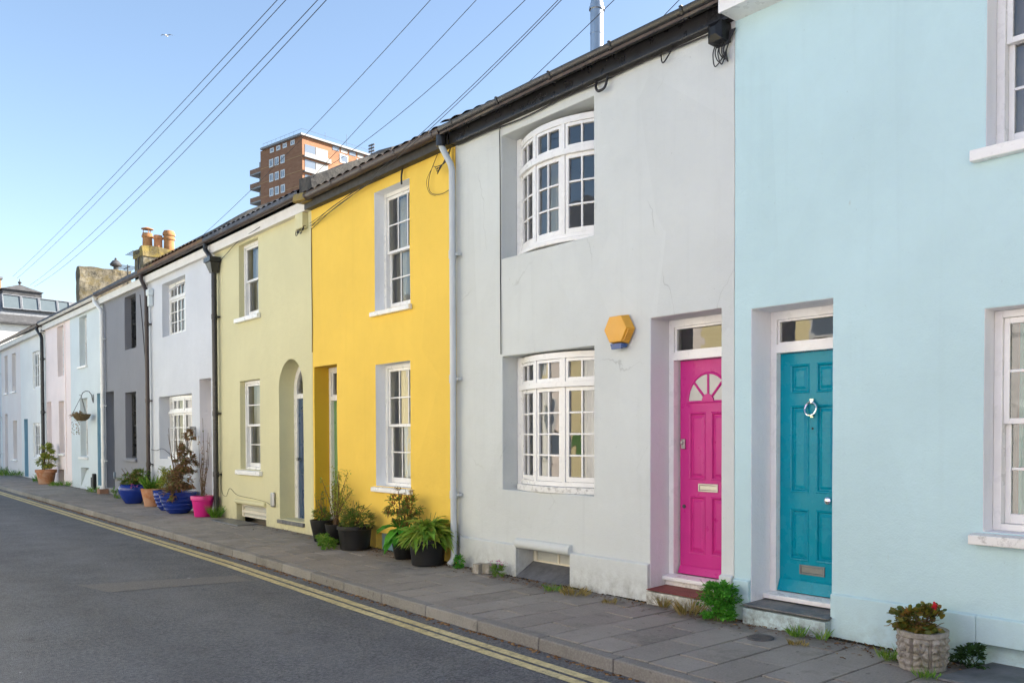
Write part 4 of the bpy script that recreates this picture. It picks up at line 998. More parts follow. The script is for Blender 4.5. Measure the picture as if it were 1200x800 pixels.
XJ0, XJ1 = -43.8, -39.505
J_ = house('rose white house second from the left edge', XJ0, XJ1)
house_shell(J_, XJ0, XJ1, 5.36, [op(-43.25, -42.55, .2, 2.61, .35), op(-41.28, -40.44, .82, 2.31, .22), op(-41.34, -40.5, 3.47, 4.93, .22), op(-43.03, -42.32, 3.47, 4.95, .22)], 'wall_rose', .6)
rJ = roof(J_, XJ0, XJ1, 'tile_red', 5.44, 30, amp=.03)
eaves(J_, XJ0, XJ1, 'gutter_brown', 'fascia_cream', 'fascia_cream', 5.44, .055, (5.2, 5.38), -.14, 1.1)
for q in ((-41.28, -40.44, .82, 2.31), (-41.34, -40.5, 3.47, 4.93), (-43.03, -42.32, 3.47, 4.95)): far_sash(J_, *q, d=.13, cols=1, ru=1, rl=1)
b = MB(); panel_slab(b, -43.24, -42.56, .21, 2.60, .3, .04, [(-43.15, -42.65, .4, 1.0), (-43.15, -42.65, 1.2, 2.1)]); b.build('door', 'rev_mauve', J_)
XK0, XK1 = -48.2, -43.805
K_ = house('white house cut off by the left edge of the view', XK0, XK1)
house_shell(K_, XK0, XK1, 5.36, [op(-47.6, -46.9, .2, 2.6, .3, 'door_blue'), op(-45.8, -44.9, .9, 2.4, .2), op(-45.8, -44.9, 3.5, 4.95, .2)], 'wall_white', .6)
roof(K_, XK0, XK1, 'tile_red', 5.44, 30, amp=.03); eaves(K_, XK0, XK1, 'gutter_brown', 'fascia_cream', 'fascia_cream', 5.44, .055, (5.2, 5.38), -.14, 1.1)
far_sash(K_, -45.8, -44.9, .9, 2.4, d=.12, cols=2); far_sash(K_, -45.8, -44.9, 3.5, 4.95, d=.12, cols=2)
b = MB(); panel_slab(b, -47.59, -46.91, .21, 2.59, .26, .04, [(-47.5, -47.0, .4, 1.0), (-47.5, -47.0, 1.2, 2.1)]); b.build('door', 'door_blue', K_)
downpipe(K_, -43.9, 'white', 5.4, -.19, .2, .05, -.09, -.2, (4.3, 2.5, 1.0))

# ---------------- chimney stacks (parts of the roofs)
def lumpy(b, x0, x1, y0, y1, z0, z1, amp, n=7, m=0):
    def P(u, v, w):
        p = Vector((x0 + (x1 - x0) * u, y0 + (y1 - y0) * v, z0 + (z1 - z0) * w))
        k = Vector((noise.noise(p * 2.3), noise.noise(p * 2.3 + Vector((9, 0, 0))), noise.noise(p * 2.3 + Vector((0, 9, 0))))) * amp
        return tuple(p + k)
    for i in range(n):
        for j in range(n):
            a, c, e, h = i / n, (i + 1) / n, j / n, (j + 1) / n
            b.quad(P(a, 0, e), P(c, 0, e), P(c, 0, h), P(a, 0, h), m=m); b.quad(P(1, a, e), P(1, c, e), P(1, c, h), P(1, a, h), m=m)
            b.quad(P(c, 1, e), P(a, 1, e), P(a, 1, h), P(c, 1, h), m=m); b.quad(P(0, c, e), P(0, a, e), P(0, a, h), P(0, c, h), m=m)
            b.quad(P(a, e, 1), P(c, e, 1), P(c, h, 1), P(a, h, 1), m=m)
b = MB(); lumpy(b, -32.0, -31.07, 2.04, 2.95, 6.3, 7.62, .05); ch = b.build('chimney', 'flint', rH, doubles=True); ch['label'] = 'stone chimney stack capped with yellow lichen and clay pots'
b = MB(); b.hexa([(-32.03, 2.0, 7.58), (-31.03, 2.0, 7.58), (-31.03, 3.05, 7.5), (-32.03, 3.05, 7.5)], [(-31.85, 2.1, 7.82), (-31.2, 2.1, 7.82), (-31.2, 2.85, 7.80), (-31.85, 2.85, 7.80)])
bm_ = MB(); lumpy(bm_, -32.02, -31.03, 2.0, 3.3, 7.52, 7.82, .09, 8); fl_ = bm_.build('flaunching', 'mortar_moss', rH, doubles=True)
def pot(c, h, r, mat, cap=None):
    b = MB(); b.lathe(c, [(r * .98, 0), (r * 1.0, h * .1), (r * .92, h * .75), (r * 1.12, h * .78), (r * 1.14, h * .88), (r * .98, h * .9), (r * .98, h), (r * .8, h), (r * .75, .2)], 18)
    if cap == 'plate':
        for t in range(3): b.tube([(c[0] + r * .8 * math.cos(2.1 * t), c[1] + r * .8 * math.sin(2.1 * t), c[2] + h), (c[0] + r * .8 * math.cos(2.1 * t), c[1] + r * .8 * math.sin(2.1 * t), c[2] + h + .13)], .012, 5)
        b.lathe((c[0], c[1], c[2] + h + .13), [(0, 0), (r * 1.2, 0), (r * 1.2, .02), (r * .3, .07), (0, .07)], 18)
    if cap == 'dome': b.lathe((c[0], c[1], c[2] + h), [(r * 1.15, 0), (r * 1.2, .06), (r * .9, .16), (0, .2)], 18)
    o = b.build('chimney_pot', mat, rH, smooth=True); return o
pot((-31.6, 2.3, 7.75), .62, .15, 'buff_pot', 'plate'); pot((-31.35, 2.55, 7.75), .55, .13, 'terracotta'); pot((-31.25, 2.85, 7.72), .60, .16, 'buff_pot', 'dome')
b = MB(); lumpy(b, -40.0, -39.5, 1.94, 3.75, 6.5, 8.42, .06, 9); ch = b.build('chimney', 'flint', rI, doubles=True); ch['label'] = 'broad flat flint chimney stack'
b = MB(); b.lathe((-39.7, 3.25, 8.38), [(.09, 0), (.09, .18), (.2, .22), (.22, .28), (.12, .42), (.05, .46), (.04, .54), (0, .55)], 16); b.build('chimney_cowl', 'iron', rI, smooth=True)
def aerial(par, x, y, z, h, n=5, name='aerial'):
    b = MB(); b.tube([(x, y, z), (x, y, z + h)], .018, 6); b.tube([(x - .5, y, z + h * .9), (x + .3, y, z + h * .9)], .014, 5)
    for k in range(n): b.tube([(x - .5 + .8 * k / (n - 1), y - .25, z + h * .9), (x - .5 + .8 * k / (n - 1), y + .25, z + h * .9)], .011, 5)
    b.build(name, 'iron', par)
aerial(rG, -31.5, 2.0, 6.8, .95); aerial(rH, -33.2, 2.1, 6.6, .95)

# ------------------------------------------------------------------ slate building beyond the row, lit white end
SB = thing('slate_roofed_building', 'white rendered building with a grey slate roof and a glazed skylight strip beyond the terrace', 'building', (-65, 4, 0))
b = MB(); b.box(-80, -62, -9, 16, 0, 8.36); b.build('wall', 'concrete_white', SB)
b = MB(); b.hexa([(-61.7, -9.3, 8.362), (-61.7, 16.3, 8.362), (-62.0, 16.3, 8.362), (-62.0, -9.3, 8.362)], [(-61.7, -9.3, 8.44), (-61.7, 16.3, 8.44), (-62.0, 16.3, 8.44), (-62.0, -9.3, 8.44)])
b.quad((-61.7, -9.3, 8.445), (-61.7, 16.3, 8.445), (-66.0, 16.3, 10.35), (-66.0, -9.3, 10.35)); b.quad((-66.0, -9.3, 10.35), (-66.0, 16.3, 10.35), (-80, 16.3, 8.4), (-80, -9.3, 8.4))
for y in (-9.3, 16.3): b.quad((-61.7, y, 8.3), (-66, y, 10.35), (-80, y, 8.3))
sr = b.build('roof', 'slate_old', SB)
b = MB(); b.hexa([(-63.0, 2.55, 8.9), (-63.0, 6.9, 8.9), (-65.9, 6.9, 10.2), (-65.9, 2.55, 10.2)], [(-63.35, 2.75, 10.30), (-63.35, 6.9, 10.16), (-65.9, 6.9, 10.35), (-65.9, 2.6, 10.4)]); sk = b.build('skylight', 'lead', sr)
for k, (ya, yb) in enumerate(((2.72, 3.60), (3.66, 4.5), (4.56, 5.45), (5.5, 6.1))):
    def F(y, t): return (-62.985 - .35 * t, y, 9.40 + (.86 - .035 * (y - 2.7)) * t)
    b = MB(); b.quad(F(ya, .02), F(yb, .02), F(yb, 1), F(ya, 1)); b.build('skylight_pane', 'sky_glass', sk)
    b = MB()
    for y in (ya, yb): b.tube([Vector(F(y, 0)) + Vector((.03, 0, 0)), Vector(F(y, 1)) + Vector((.03, 0, 0))], .035, 5)
    for t in (0, 1): b.tube([Vector(F(ya, t)) + Vector((.03, 0, 0)), Vector(F(yb, t)) + Vector((.03, 0, 0))], .04, 5)
    b.build('skylight_frame', 'lead', sk)
b = MB(); ap = (-66.0, 4.0, 11.32)
bs = [(-65.0, 2.9, 10.85), (-65.0, 5.1, 10.80), (-67.0, 5.1, 10.85), (-67.0, 2.9, 10.85)]; b.box(-66.9, -65.1, 3.0, 5.0, 10.0, 10.82)
for k in range(4): b.quad(bs[k], bs[(k + 1) % 4], ap)
b.quad(*reversed(bs)); b.build('turret_roof', 'slate_old', sr)
b = MB(); b.lathe((-66.0, 4.0, 11.27), [(.06, 0), (.05, .1), (.11, .16), (.11, .2), (.03, .26), (.02, .4), (0, .42)], 10); b.build('finial', 'iron', sr, smooth=True)
OB = thing('brick_building', 'orange brick block showing its sunlit top at the left edge', 'building', (-76, 1, 0))
b = MB(); b.box(-82, -73.0, -6.5, 4.0, 0, 12.6); b.build('wall', 'brick_yellow', OB); b = MB(); b.box(-82.1, -72.9, -6.6, 4.1, 12.602, 12.75); b.build('coping', 'lead', OB)

# ------------------------------------------------------------------ brick tower block
TW = thing('tower_block', 'tall red brick tower block with white windows rising behind the roofs', 'tower', (-154.5, 59.65, 0)); TW.rotation_euler = (0, 0, math.radians(8.7))
FW, SD = 14.2, 15.4; ST = 2.72; TOP = 56.6
b = MB(); b.box(-FW, 0, 0, SD, 0, TOP); tb = b.build('wall', 'brick_tower', TW, local=True)
b = MB()
for k in range(12):
    z = TOP - 3.5 - ST * k; b.box(-FW - .02, .02, -.03, SD, z, z + .12)
b.build('floor_band', 'brick_yellow', TW, local=True)
b = MB(); b.box(-FW + .8, .5, -.5, SD + 8, TOP + .002, TOP + .35); b.build('roof', 'tower_panel', TW, local=True)
b = MB(); b.box(-8.5, -.5, SD + .01, SD + 8, 0, TOP - 1.2); b.build('glazed_wing', 'tower_panel', TW, local=True)
def twin(x, z, face, w=1.4, h=1.4):
    f = MB(); p = MB()
    if face == 0:
        bars(f, x - w / 2, x + w / 2, z - h / 2, z + h / 2, -.10, -.002, .20); f.box(x - .06, x + .06, -.09, -.01, z - h / 2 + .2, z + h / 2 - .2); p.box(x - w / 2 + .2, x + w / 2 - .2, -.05, -.004, z - h / 2 + .2, z + h / 2 - .2)
    else:
        bars(f, x - w / 2, x + w / 2, z - h / 2, z + h / 2, -.10, -.002, .20); p.box(x - w / 2 + .2, x + w / 2 - .2, -.05, -.004, z - h / 2 + .2, z + h / 2 - .2)
        for q in (f, p): q.v = [(-y, xx, zz) for xx, y, zz in q.v]
    o = f.build('window', 'white', TW, local=True); p.build('pane', 'tower_glass', o, local=True)
tg = NT('tower glass'); tg.base((.16, .20, .26)); tg.rough(.08, .8); M['tower_glass'] = tg.m
for k in range(8):
    z = 54.15 - ST * k
    for x in (-10.3, -8.4, -6.4): twin(x, z - .55, 0, 1.35, 1.5)
    if k > 0:
        for y in (8.6, 12.3): twin(y, z + 3.2, 1, 1.75, 1.6)
for x in (-10.0, -7.8, -5.6, -3.0): twin(x, 55.95, 0, 1.3, .85)
for k in range(7):      # corner balcony bays on the sunlit side, stacked balconies on the left side
    z = 54.4 - ST * k
    b = MB(); b.box(.01, .55, .2, 5.6, z - 1.55, z - 1.38); b.box(.40, .55, .2, 5.6, z - 1.38, z - .75); o = b.build('balcony', 'tower_panel', TW, local=True)
    b = MB(); b.box(.012, .05, .5, 2.6, z - .75, z + .85); b.build('balcony_window', 'tower_glass', TW, local=True)
    b = MB(); b.box(.012, .06, 2.7, 5.2, z - .75, z + .85); b.build('balcony_panel', 'tower_panel', TW, local=True)
    b = MB(); b.box(-18.3, -FW - .01, .1, 6.0, z - 1.75, z - 1.5, m=1); b.box(-18.3, -18.1, .1, 6.0, z - 1.5, z - .65); b.box(-18.1, -FW - .01, .1, .3, z - 1.5, z - .65); b.build('balcony', ['brick_brown', 'tower_panel'], TW, local=True)
    b = MB(); b.box(-16.8, -FW - .01, 1.2, 6.0, z - 1.5, z + .95); b.build('balcony_recess', 'tower_panel', TW, local=True)
for k in range(5):
    b = MB(); b.box(.004, .06, 6.2 + 1.8 * k, 7.6 + 1.8 * k, TOP - .85, TOP - .1); b.build('terrace_opening', ('tower_glass', 'tower_panel')[k % 2], TW, local=True)
for k in range(3):
    for q in range(3):
        b = MB(); b.box(-.49, -.44, SD + 1 + 2.3 * k, SD + 2.6 + 2.3 * k, TOP - 3.4 - ST * q, TOP - 1.6 - ST * q); b.build('wing_window', 'tower_glass', TW, local=True)
b = MB(); b.tube([(-3, 17, TOP), (-3, 17, TOP + 3.8)], .09, 6)
for z in (1.6, 2.2, 2.8, 3.4): b.box(-3.9, -2.1, 16.9, 17.1, TOP + z, TOP + z + .3)
b.build('antenna', 'iron', TW, local=True)
for (x, y, h) in ((-7, 6, 2.4), (-2, 6, 2.7), (-4, 12, 4.5)):
    b = MB(); b.tube([(x, y, TOP), (x, y, TOP + h)], .05, 5); b.build('mast', 'steel', TW, local=True)
b = MB(); b.tube([(-FW + 1, 0, TOP + 1.2), (0, 0, TOP + 1.3), (0, 16, TOP + 1.2)], .03, 4)
for t in range(8): b.tube([(-FW + 1.5 * t + 1, 0, TOP + .3), (-FW + 1.5 * t + 1, 0, TOP + 1.2)], .03, 4)
b.build('railing', 'steel', TW, local=True)
b = MB(); b.box(-6, -3, 3, 8, TOP + .36, TOP + 1.1); b.build('plant_room', 'brick_yellow', TW, local=True)

# ------------------------------------------------------------------ houses across the road, seen only as reflections and light
OC = ['wall_white', 'wall_cream', 'wall_purple', 'wall_white', 'wall_cream', 'wall_rose', 'wall_white', 'wall_cream', 'wall_blue', 'wall_white']
for k, cm in enumerate(OC):
    x1 = 9.2 - 4.4 * k; x0 = x1 - 4.396; yb = -8.0
    o = thing('terraced_house', 'terraced house facing the row from across the road', 'house', ((x0 + x1) / 2, yb, 0), 'houses across the road')
    b = MB(); b.box(x0, x1, yb - 6, yb, -.3, 5.6); b.build('wall', cm, o)
    b = MB(); b.hexa([(x0, yb - 6.2, 5.602), (x1, yb - 6.2, 5.602), (x1, yb + .2, 5.602), (x0, yb + .2, 5.602)], [(x0, yb - 3.1, 7.3), (x1, yb - 3.1, 7.3), (x1, yb - 2.9, 7.3), (x0, yb - 2.9, 7.3)]); b.build('roof', 'tile_slate', o)
    for (a, c, z0, z1) in ((1.0, 1.95, 1.0, 2.6), (1.0, 1.95, 3.6, 5.1), (2.9, 3.75, 3.6, 5.1)):
        f = MB(); bars(f, x0 + a, x0 + c, z0, z1, yb + .002, yb + .06, .07); f.box(x0 + a, x0 + c, yb + .003, yb + .05, (z0 + z1) / 2 - .03, (z0 + z1) / 2 + .03); w = f.build('window', 'white', o)
        p = MB(); p.box(x0 + a + .07, x0 + c - .07, yb + .001, yb + .02, z0 + .07, z1 - .07); p.build('pane', 'tower_glass', w)
    f = MB(); f.box(x0 + 2.9, x0 + 3.75, yb + .002, yb + .05, .05, 2.2); f.build('door', ['door_green', 'teal', 'door_navy', 'white'][k % 4], o)

# ------------------------------------------------------------------ telephone pole and wires
TP = thing('telephone_pole', 'wooden telephone pole carrying the wires beyond the right edge', 'pole', (6.15, -1.95, RZ))
b = MB(); b.tube([(6.15, -1.9, -.3), (6.15, -1.9, 9.0)], [.15, .10], 14); b.build('post', 'wood_pole', TP, smooth=True)
b = MB(); b.box(5.6, 6.5, -1.86, -1.78, 8.35, 8.45); b.build('crossarm', 'wood_pole', TP)
WG = 'overhead telephone wires'
wires = [
 ('topmost overhead wire running to the finial roof at far left', (-63, 3.21, 11.32), (6.21, -1.65, 8.19), .314),
 ('second overhead wire from the top, ending beside the finial roof', (-63, 3.42, 11.24), (6.2, -1.69, 8.22), .433),
 ('third overhead wire from the top, ending over the skylight strip', (-60.5, 3.66, 10.54), (6.21, -1.69, 8.26), .678),
 ('lowest and darkest of the four wires sweeping to the far left', (-60.5, 3.86, 10.47), (6.2, -1.76, 8.32), .868),
 ('overhead wire crossing the left edge of the tower block', (-20.79, -.05, 5.5), (6.11, -2.25, 8.46), .637),
 ('overhead wire passing the middle of the tower block', (-14.5, -.05, 5.5), (6.21, -1.72, 8.11), -.108),
 ('overhead wire ending on the dark mossy verge of the yellow house roof', (-13.41, .2, 5.99), (5.9, -2.4, 8.6), .95),
 ('upper wire of the close pair reaching the yellow house wall', (-13.61, -.03, 5.07), (5.97, -2.41, 8.59), .859),
 ('lower wire of the close pair reaching the yellow house wall', (-13.61, -.03, 5.03), (5.95, -2.47, 8.61), .903),
 ('wire passing in front of the steel flue to the grey house eaves', (-8.49, -.05, 5.39), (6.25, -1.6, 7.99), .022),
 ('rightmost wire, ending at the black cable hook under the grey house eaves', (-6.53, -.03, 5.29), (6.07, -2.07, 8.41), .141)]
for lab, e, p, s in wires:
    e = Vector(e); p = Vector(p); b = MB(); n = 40
    b.tube([e + (p - e) * (k / n) - Vector((0, 0, 4 * s * (k / n) * (1 - k / n))) for k in range(n + 1)], .0065 if e.x < -40 else .0036, 6)
    tag(b.build('overhead_wire', 'cable', smooth=True), lab, 'wire', WG)

# gull
GL = thing('seagull', 'white gull gliding high in the blue sky', 'bird', (0, 0, 0))

# ------------------------------------------------------------------ plants
R_ = random.uniform
def rdir(up=0.3):
    while True:
        v = Vector((R_(-1, 1), R_(-1, 1), R_(-1, 1)))
        if .1 < v.length < 1: v.normalize(); v.z += up; return v.normalized()
def cloud(b, c, r, n, L, W, up=.4, bend=.3, kind='leaf', low=-.6):
    c = Vector(c); r = Vector(r)
    clumps = [rdir(.1) * R_(.35, .9) for _ in range(max(4, n // 28))]
    for i in range(n):
        k = clumps[i % len(clumps)]; q = k + rdir(0) * R_(.05, .36)
        if q.z < low: q.z = low + R_(0, .3)
        p = c + Vector((q.x * r.x, q.y * r.y, q.z * r.z)); d = (q.normalized() + rdir(.2) * .7); d.z += up * .5
        if kind == 'leaf': b.leaf(p, d, Vector((R_(-.3, .3), R_(-.3, .3), 1)), L * R_(.6, 1.2), W * R_(.6, 1.2), bend * R_(.3, 1.3))
        else: b.roundleaf(p, d, Vector((R_(-.5, .5), R_(-.8, .2), 1)), L * R_(.6, 1.15))
def stems(b, base, tops, r=.006):
    base = Vector(base)
    for t in tops:
        t = Vector(t); m = (base + t) / 2 + Vector((R_(-.05, .05), R_(-.04, .04), .03)); b.tube([base + Vector((R_(-.04, .04), R_(-.04, .04), 0)), m, t], [r, r * .8, r * .4], 5)
def blades(b, c, n, h, spread, w=.006):
    c = Vector(c)
    for _ in range(n):
        a = R_(0, 2 * PI); p = c + Vector((math.cos(a) * R_(0, spread), math.sin(a) * R_(0, spread) * .7, 0)); d = Vector((math.cos(a) * R_(.1, .8), math.sin(a) * R_(.1, .8), 1))
        b.leaf(p, d, Vector((math.sin(a), -math.cos(a), .2)), h * R_(.45, 1.1), w * R_(.7, 1.4), R_(.1, .7), seg=3)
PROF = {
 'tub': [(.0, 0), (.80, 0), (.86, .03), (.97, .80), (.98, .84), (1.05, .86), (1.05, 1.0), (.95, 1.0), (.93, .88), (0, .88)],
 'flower': [(0, 0), (.68, 0), (.70, .02), (.90, .78), (1.0, .80), (1.02, .98), (1.0, 1.0), (.90, 1.0), (.88, .88), (0, .88)],
 'plain': [(0, 0), (.66, 0), (.69, .02), (1.0, .97), (1.0, 1.0), (.92, 1.0), (.9, .9), (0, .9)],
 'urn': [(0, 0), (.52, 0), (.56, .03), (.80, .30), (.97, .58), (1.0, .75), (.95, .87), (.84, .93), (.86, .97), (.90, 1.0), (.80, 1.0), (.78, .9), (0, .9)],
 'ribbed': [(0, 0), (.50, 0), (.55, .04), (.74, .22), (.72, .25), (.84, .42), (.82, .45), (.92, .60), (.90, .63), (.97, .78), (.95, .81), (1.0, .96), (1.0, 1.0), (.93, 1.0), (.9, .9), (0, .9)]}
PG = 'potted plants along the house fronts'
def potted(label, x, y, r, h, prof, pm, name='potted_plant'):
    z = gz(x); t = thing(name, label, 'potted plant', (x, y, z), PG)
    b = MB(); b.lathe((x, y, z + .001), [(a * r, c * h) for a, c in PROF[prof]], 32); b.build('pot', pm, t, smooth=True)
    b = MB(); b.disc((x, y, z + h * .9), r * .91); b.build('soil', 'soil', t)
    return t, Vector((x, y, z + h * .92))
# hosta tub by the white drainpipe
t, c = potted('black tub of broad yellowing hosta leaves beside the pale drainpipe', -9.56, -.30, .23, .34, 'tub', 'black_plastic')
b = MB()
for k in range(210):
    a = R_(0, 2 * PI); rr = R_(.02, .22); p = c + Vector((math.cos(a) * rr, math.sin(a) * rr * .9, R_(.02, .26) * (1 - rr * 2))); d = Vector((math.cos(a), math.sin(a) * .85, R_(-.1, 1.1)))
    b.leaf(p, d, Vector((R_(-.3, .3), R_(-.3, .3), 1)), R_(.12, .22), R_(.07, .12), R_(.4, 1.2), seg=3)
for k in range(60):
    a = R_(0, 2 * PI); p = c + Vector((math.cos(a) * .14, math.sin(a) * .14, R_(.05, .18))); b.leaf(p, Vector((math.cos(a), math.sin(a), R_(.1, .6))), Vector((0, 0, 1)), R_(.16, .30), .022, R_(.6, 1.2), seg=3)
b.build('foliage', 'lf_hosta', t); b = MB(); stems(b, c, [c + Vector((R_(-.2, .2), R_(-.2, .2), R_(.2, .4))) for _ in range(12)], .006); b.build('stem', 'stem_green', t)
t, c = potted('tall black pot of pieris with reddish tips, left of the hosta tub', -10.25, -.24, .19, .38, 'plain', 'black_plastic')
b = MB()
for cc, n in (((0, 0, .20), 300), ((-.14, -.05, .34), 230), ((.1, .02, .36), 230), ((.02, -.10, .06), 200), ((.18, 0, .2), 120)): cloud(b, c + Vector(cc), (.17, .15, .15), n, .065, .026, .4, .3)
bl = MB()
for k in range(9):
    a = R_(-2.6, -.3); bl.leaf(c + Vector((math.cos(a) * .1, math.sin(a) * .1, R_(-.02, .1))), Vector((math.cos(a), math.sin(a), R_(-.1, .6))), Vector((0, 0, 1)), R_(.22, .32), .14, .7, seg=3)
bl.build('broad_leaf', 'lf_bush', t); b.build('foliage', 'lf_pieris', t); b = MB(); stems(b, c, [c + Vector((R_(-.2, .2), R_(-.15, .15), R_(.3, .6))) for _ in range(12)]); b.build('stem', 'stem', t)
b = MB(); cloud(b, c + Vector((-.02, -.02, .54)), (.16, .12, .05), 40, .05, .015, .8, .2); b.build('flower_tips', 'lf_dry', t)
t, c = potted('black tub with a low spreading green shrub and bare twigs', -11.57, -.29, .235, .34, 'tub', 'black_plastic')
b = MB()
for cc, n in (((.04, -.02, .12), 620), ((.2, 0, .10), 300), ((-.16, -.02, .10), 300), ((.0, .0, .24), 200)): cloud(b, c + Vector(cc), (.23, .2, .15), n, .045, .022, .3, .3)
b.build('foliage', 'lf_shrub', t); b = MB(); stems(b, c, [c + Vector((R_(-.4, .45), R_(-.2, .15), R_(.1, .4))) for _ in range(22)], .005); b.build('stem', 'stem', t)
t, c = potted('small black pot with a tall airy shrub against the yellow wall', -12.33, -.21, .17, .30, 'plain', 'black_plastic')
b = MB(); tops = [c + Vector((R_(-.35, .42), R_(-.12, .12), R_(.35, .82))) for _ in range(16)]
for tp in tops:
    for k in range(48):
        s = R_(.3, 1.02); p = c + (tp - c) * s + Vector((R_(-.05, .05), R_(-.05, .05), R_(-.03, .05))); b.leaf(p, rdir(.4), Vector((0, 0, 1)), R_(.03, .055), R_(.014, .024), .2)
b.build('foliage', 'lf_yel', t); b = MB(); stems(b, c, tops, .007); b.build('stem', 'stem', t)
t, c = potted('leftmost black pot with a scrappy thin shrub in the yellow doorway', -12.78, -.22, .19, .33, 'plain', 'black_plastic')
b = MB(); tops = [c + Vector((R_(-.25, .25), R_(-.1, .1), R_(.2, .62))) for _ in range(9)]
cloud(b, c + Vector((0, 0, .1)), (.18, .16, .10), 260, .06, .03, .5)
for tp in tops:
    for k in range(7): b.leaf(c + (tp - c) * R_(.5, 1.02), rdir(.2), Vector((0, 0, 1)), R_(.03, .05), .018, .2)
b.build('foliage', 'lf_shrub', t); b = MB(); stems(b, c, tops, .005); b.build('stem', 'stem', t)
# pots by the pale blue house
t, c = potted('hot pink plastic pot with a straggly nearly bare plant', -18.12, -.28, .215, .41, 'flower', 'pot_pink')
b = MB(); tops = [c + Vector((R_(-.15, .25), R_(-.02, .14), R_(.3, 1.7))) for _ in range(12)]
cloud(b, c + Vector((.08, 0, .05)), (.16, .13, .07), 50, .06, .016, .8)
for tp in tops:
    for k in range(9): b.leaf(c + (tp - c) * R_(.3, 1.02) + Vector((R_(-.05, .05), 0, 0)), rdir(0), Vector((0, 0, 1)), R_(.03, .06), .025, .3)
b.build('foliage', 'lf_dry', t); b = MB(); stems(b, c, tops, .007); b.build('stem', 'stem', t)
t, c = potted('ribbed cobalt blue bowl with a tall brown leafed climber', -19.24, -.40, .36, .44, 'ribbed', 'glaze_blue')
b = MB()
for cc, rr, n in (((.12, .05, .28), (.38, .27, .26), 900), ((.2, .1, .60), (.30, .18, .22), 420), ((.05, .05, .85), (.32, .14, .14), 240), ((.25, .16, 1.22), (.3, .12, .12), 170), ((.28, -.2, -.0), (.24, .14, .18), 220), ((-.35, .1, .72), (.16, .1, .07), 60)): cloud(b, c + Vector(cc), rr, n, .07, .042, .0, .5)
b.build('foliage', 'lf_dry', t); b = MB(); stems(b, c, [c + Vector((R_(-.35, .45), R_(-.1, .2), R_(.6, 1.45))) for _ in range(18)], .008); b.build('stem', 'stem', t)
t, c = potted('cobalt blue pot with a round yellow green bush, half hidden by the ribbed bowl', -20.12, -.34, .30, .43, 'ribbed', 'glaze_blue')
b = MB(); cloud(b, c + Vector((0, 0, .22)), (.29, .25, .27), 750, .06, .032, .3); b.build('foliage', 'lf_yel', t); b = MB(); stems(b, c, [c + Vector((R_(-.2, .2), R_(-.2, .2), R_(.2, .45))) for _ in range(12)]); b.build('stem', 'stem', t)
t, c = potted('plain terracotta pot of upright grassy leaves between the blue pots', -21.42, -.30, .24, .40, 'plain', 'terracotta')
b = MB(); blades(b, c, 170, .34, .2, .03); cloud(b, c + Vector((0, 0, .06)), (.2, .2, .08), 120, .07, .03, .6); b.build('foliage', 'lf_weed', t)
t, c = potted('large glossy cobalt urn with a wide green bush by the brown drainpipe', -22.62, -.40, .31, .45, 'urn', 'glaze_blue')
b = MB()
for cc, rr, n in (((-.08, 0, .14), (.36, .28, .16), 650), ((.24, .08, .24), (.27, .20, .19), 380), ((-.34, 0, .05), (.19, .18, .12), 180)): cloud(b, c + Vector(cc), rr, n, .07, .034, .4, .4)
b.build('foliage', 'lf_shrub', t); b = MB(); stems(b, c, [c + Vector((R_(-.5, .5), R_(-.3, .25), R_(.1, .45))) for _ in range(20)]); b.build('stem', 'stem', t)
b = MB(); cloud(b, c + Vector((.3, -.1, .02)), (.14, .1, .06), 24, .05, .03, .1); b.build('flower', 'petal_pink', t)
t, c = potted('terracotta pot with an upright leafy bush by the blush pink house', -32.9, -.36, .29, .46, 'flower', 'terracotta')
b = MB()
for cc, rr, n in (((0, 0, .3), (.38, .28, .3), 520), ((.05, 0, .66), (.32, .22, .24), 380)): cloud(b, c + Vector(cc), rr, n, .09, .05, .3)
b.build('foliage', 'lf_yel', t); b = MB(); stems(b, c, [c + Vector((R_(-.2, .2), R_(-.2, .2), R_(.4, .8))) for _ in range(12)]); b.build('stem', 'stem', t)
# carved planter with geranium
gx, gy = -2.86, -.34; t = thing('potted_plant', 'carved stone planter with a browning geranium and one red bloom', 'potted plant', (gx, gy, 0), PG)
b = MB(); N = 128; H = 40; r0, r1, h = .158, .172, .268
def carve(th, z):
    u = th * 4 / (2 * PI) * 2; w = z / h
    if w < .10 or w > .86: return .004 if w > .86 else 0
    a = (u % 1) - .5; q = abs(a) * 2
    pet = math.cos(7 * math.atan2(w - .45, a * 1.1)) * max(0, 1 - 2.2 * math.hypot(a, (w - .45) * .9))
    band = .5 + .5 * math.sin(w * 34 + 6 * abs(a))
    return -.016 * (1 if abs(q - .93) < .06 else 0) + .018 * pet + .016 * (band - .5) * (1 if q < .85 else .2)
vv = {}
for k in range(H + 1):
    for j in range(N):
        th = 2 * PI * j / N; z = h * k / H; r = r0 + (r1 - r0) * k / H + carve(th, z); vv[k, j] = (gx + r * math.cos(th), gy + r * math.sin(th), z + .002)
for k in range(H):
    for j in range(N): b.quad(vv[k, j], vv[k, (j + 1) % N], vv[k + 1, (j + 1) % N], vv[k + 1, j])
for j in range(N):
    a, c_ = 2 * PI * j / N, 2 * PI * (j + 1) / N
    ri = .135
    b.quad(vv[H, j], vv[H, (j + 1) % N], (gx + ri * math.cos(c_), gy + ri * math.sin(c_), h), (gx + ri * math.cos(a), gy + ri * math.sin(a), h)); b.quad((gx + ri * math.cos(a), gy + ri * math.sin(a), h), (gx + ri * math.cos(c_), gy + ri * math.sin(c_), h), (gx + ri * math.cos(c_), gy + ri * math.sin(c_), h - .05), (gx + ri * math.cos(a), gy + ri * math.sin(a), h - .05))
pl = b.build('pot', 'planter_stone', t, smooth=True)
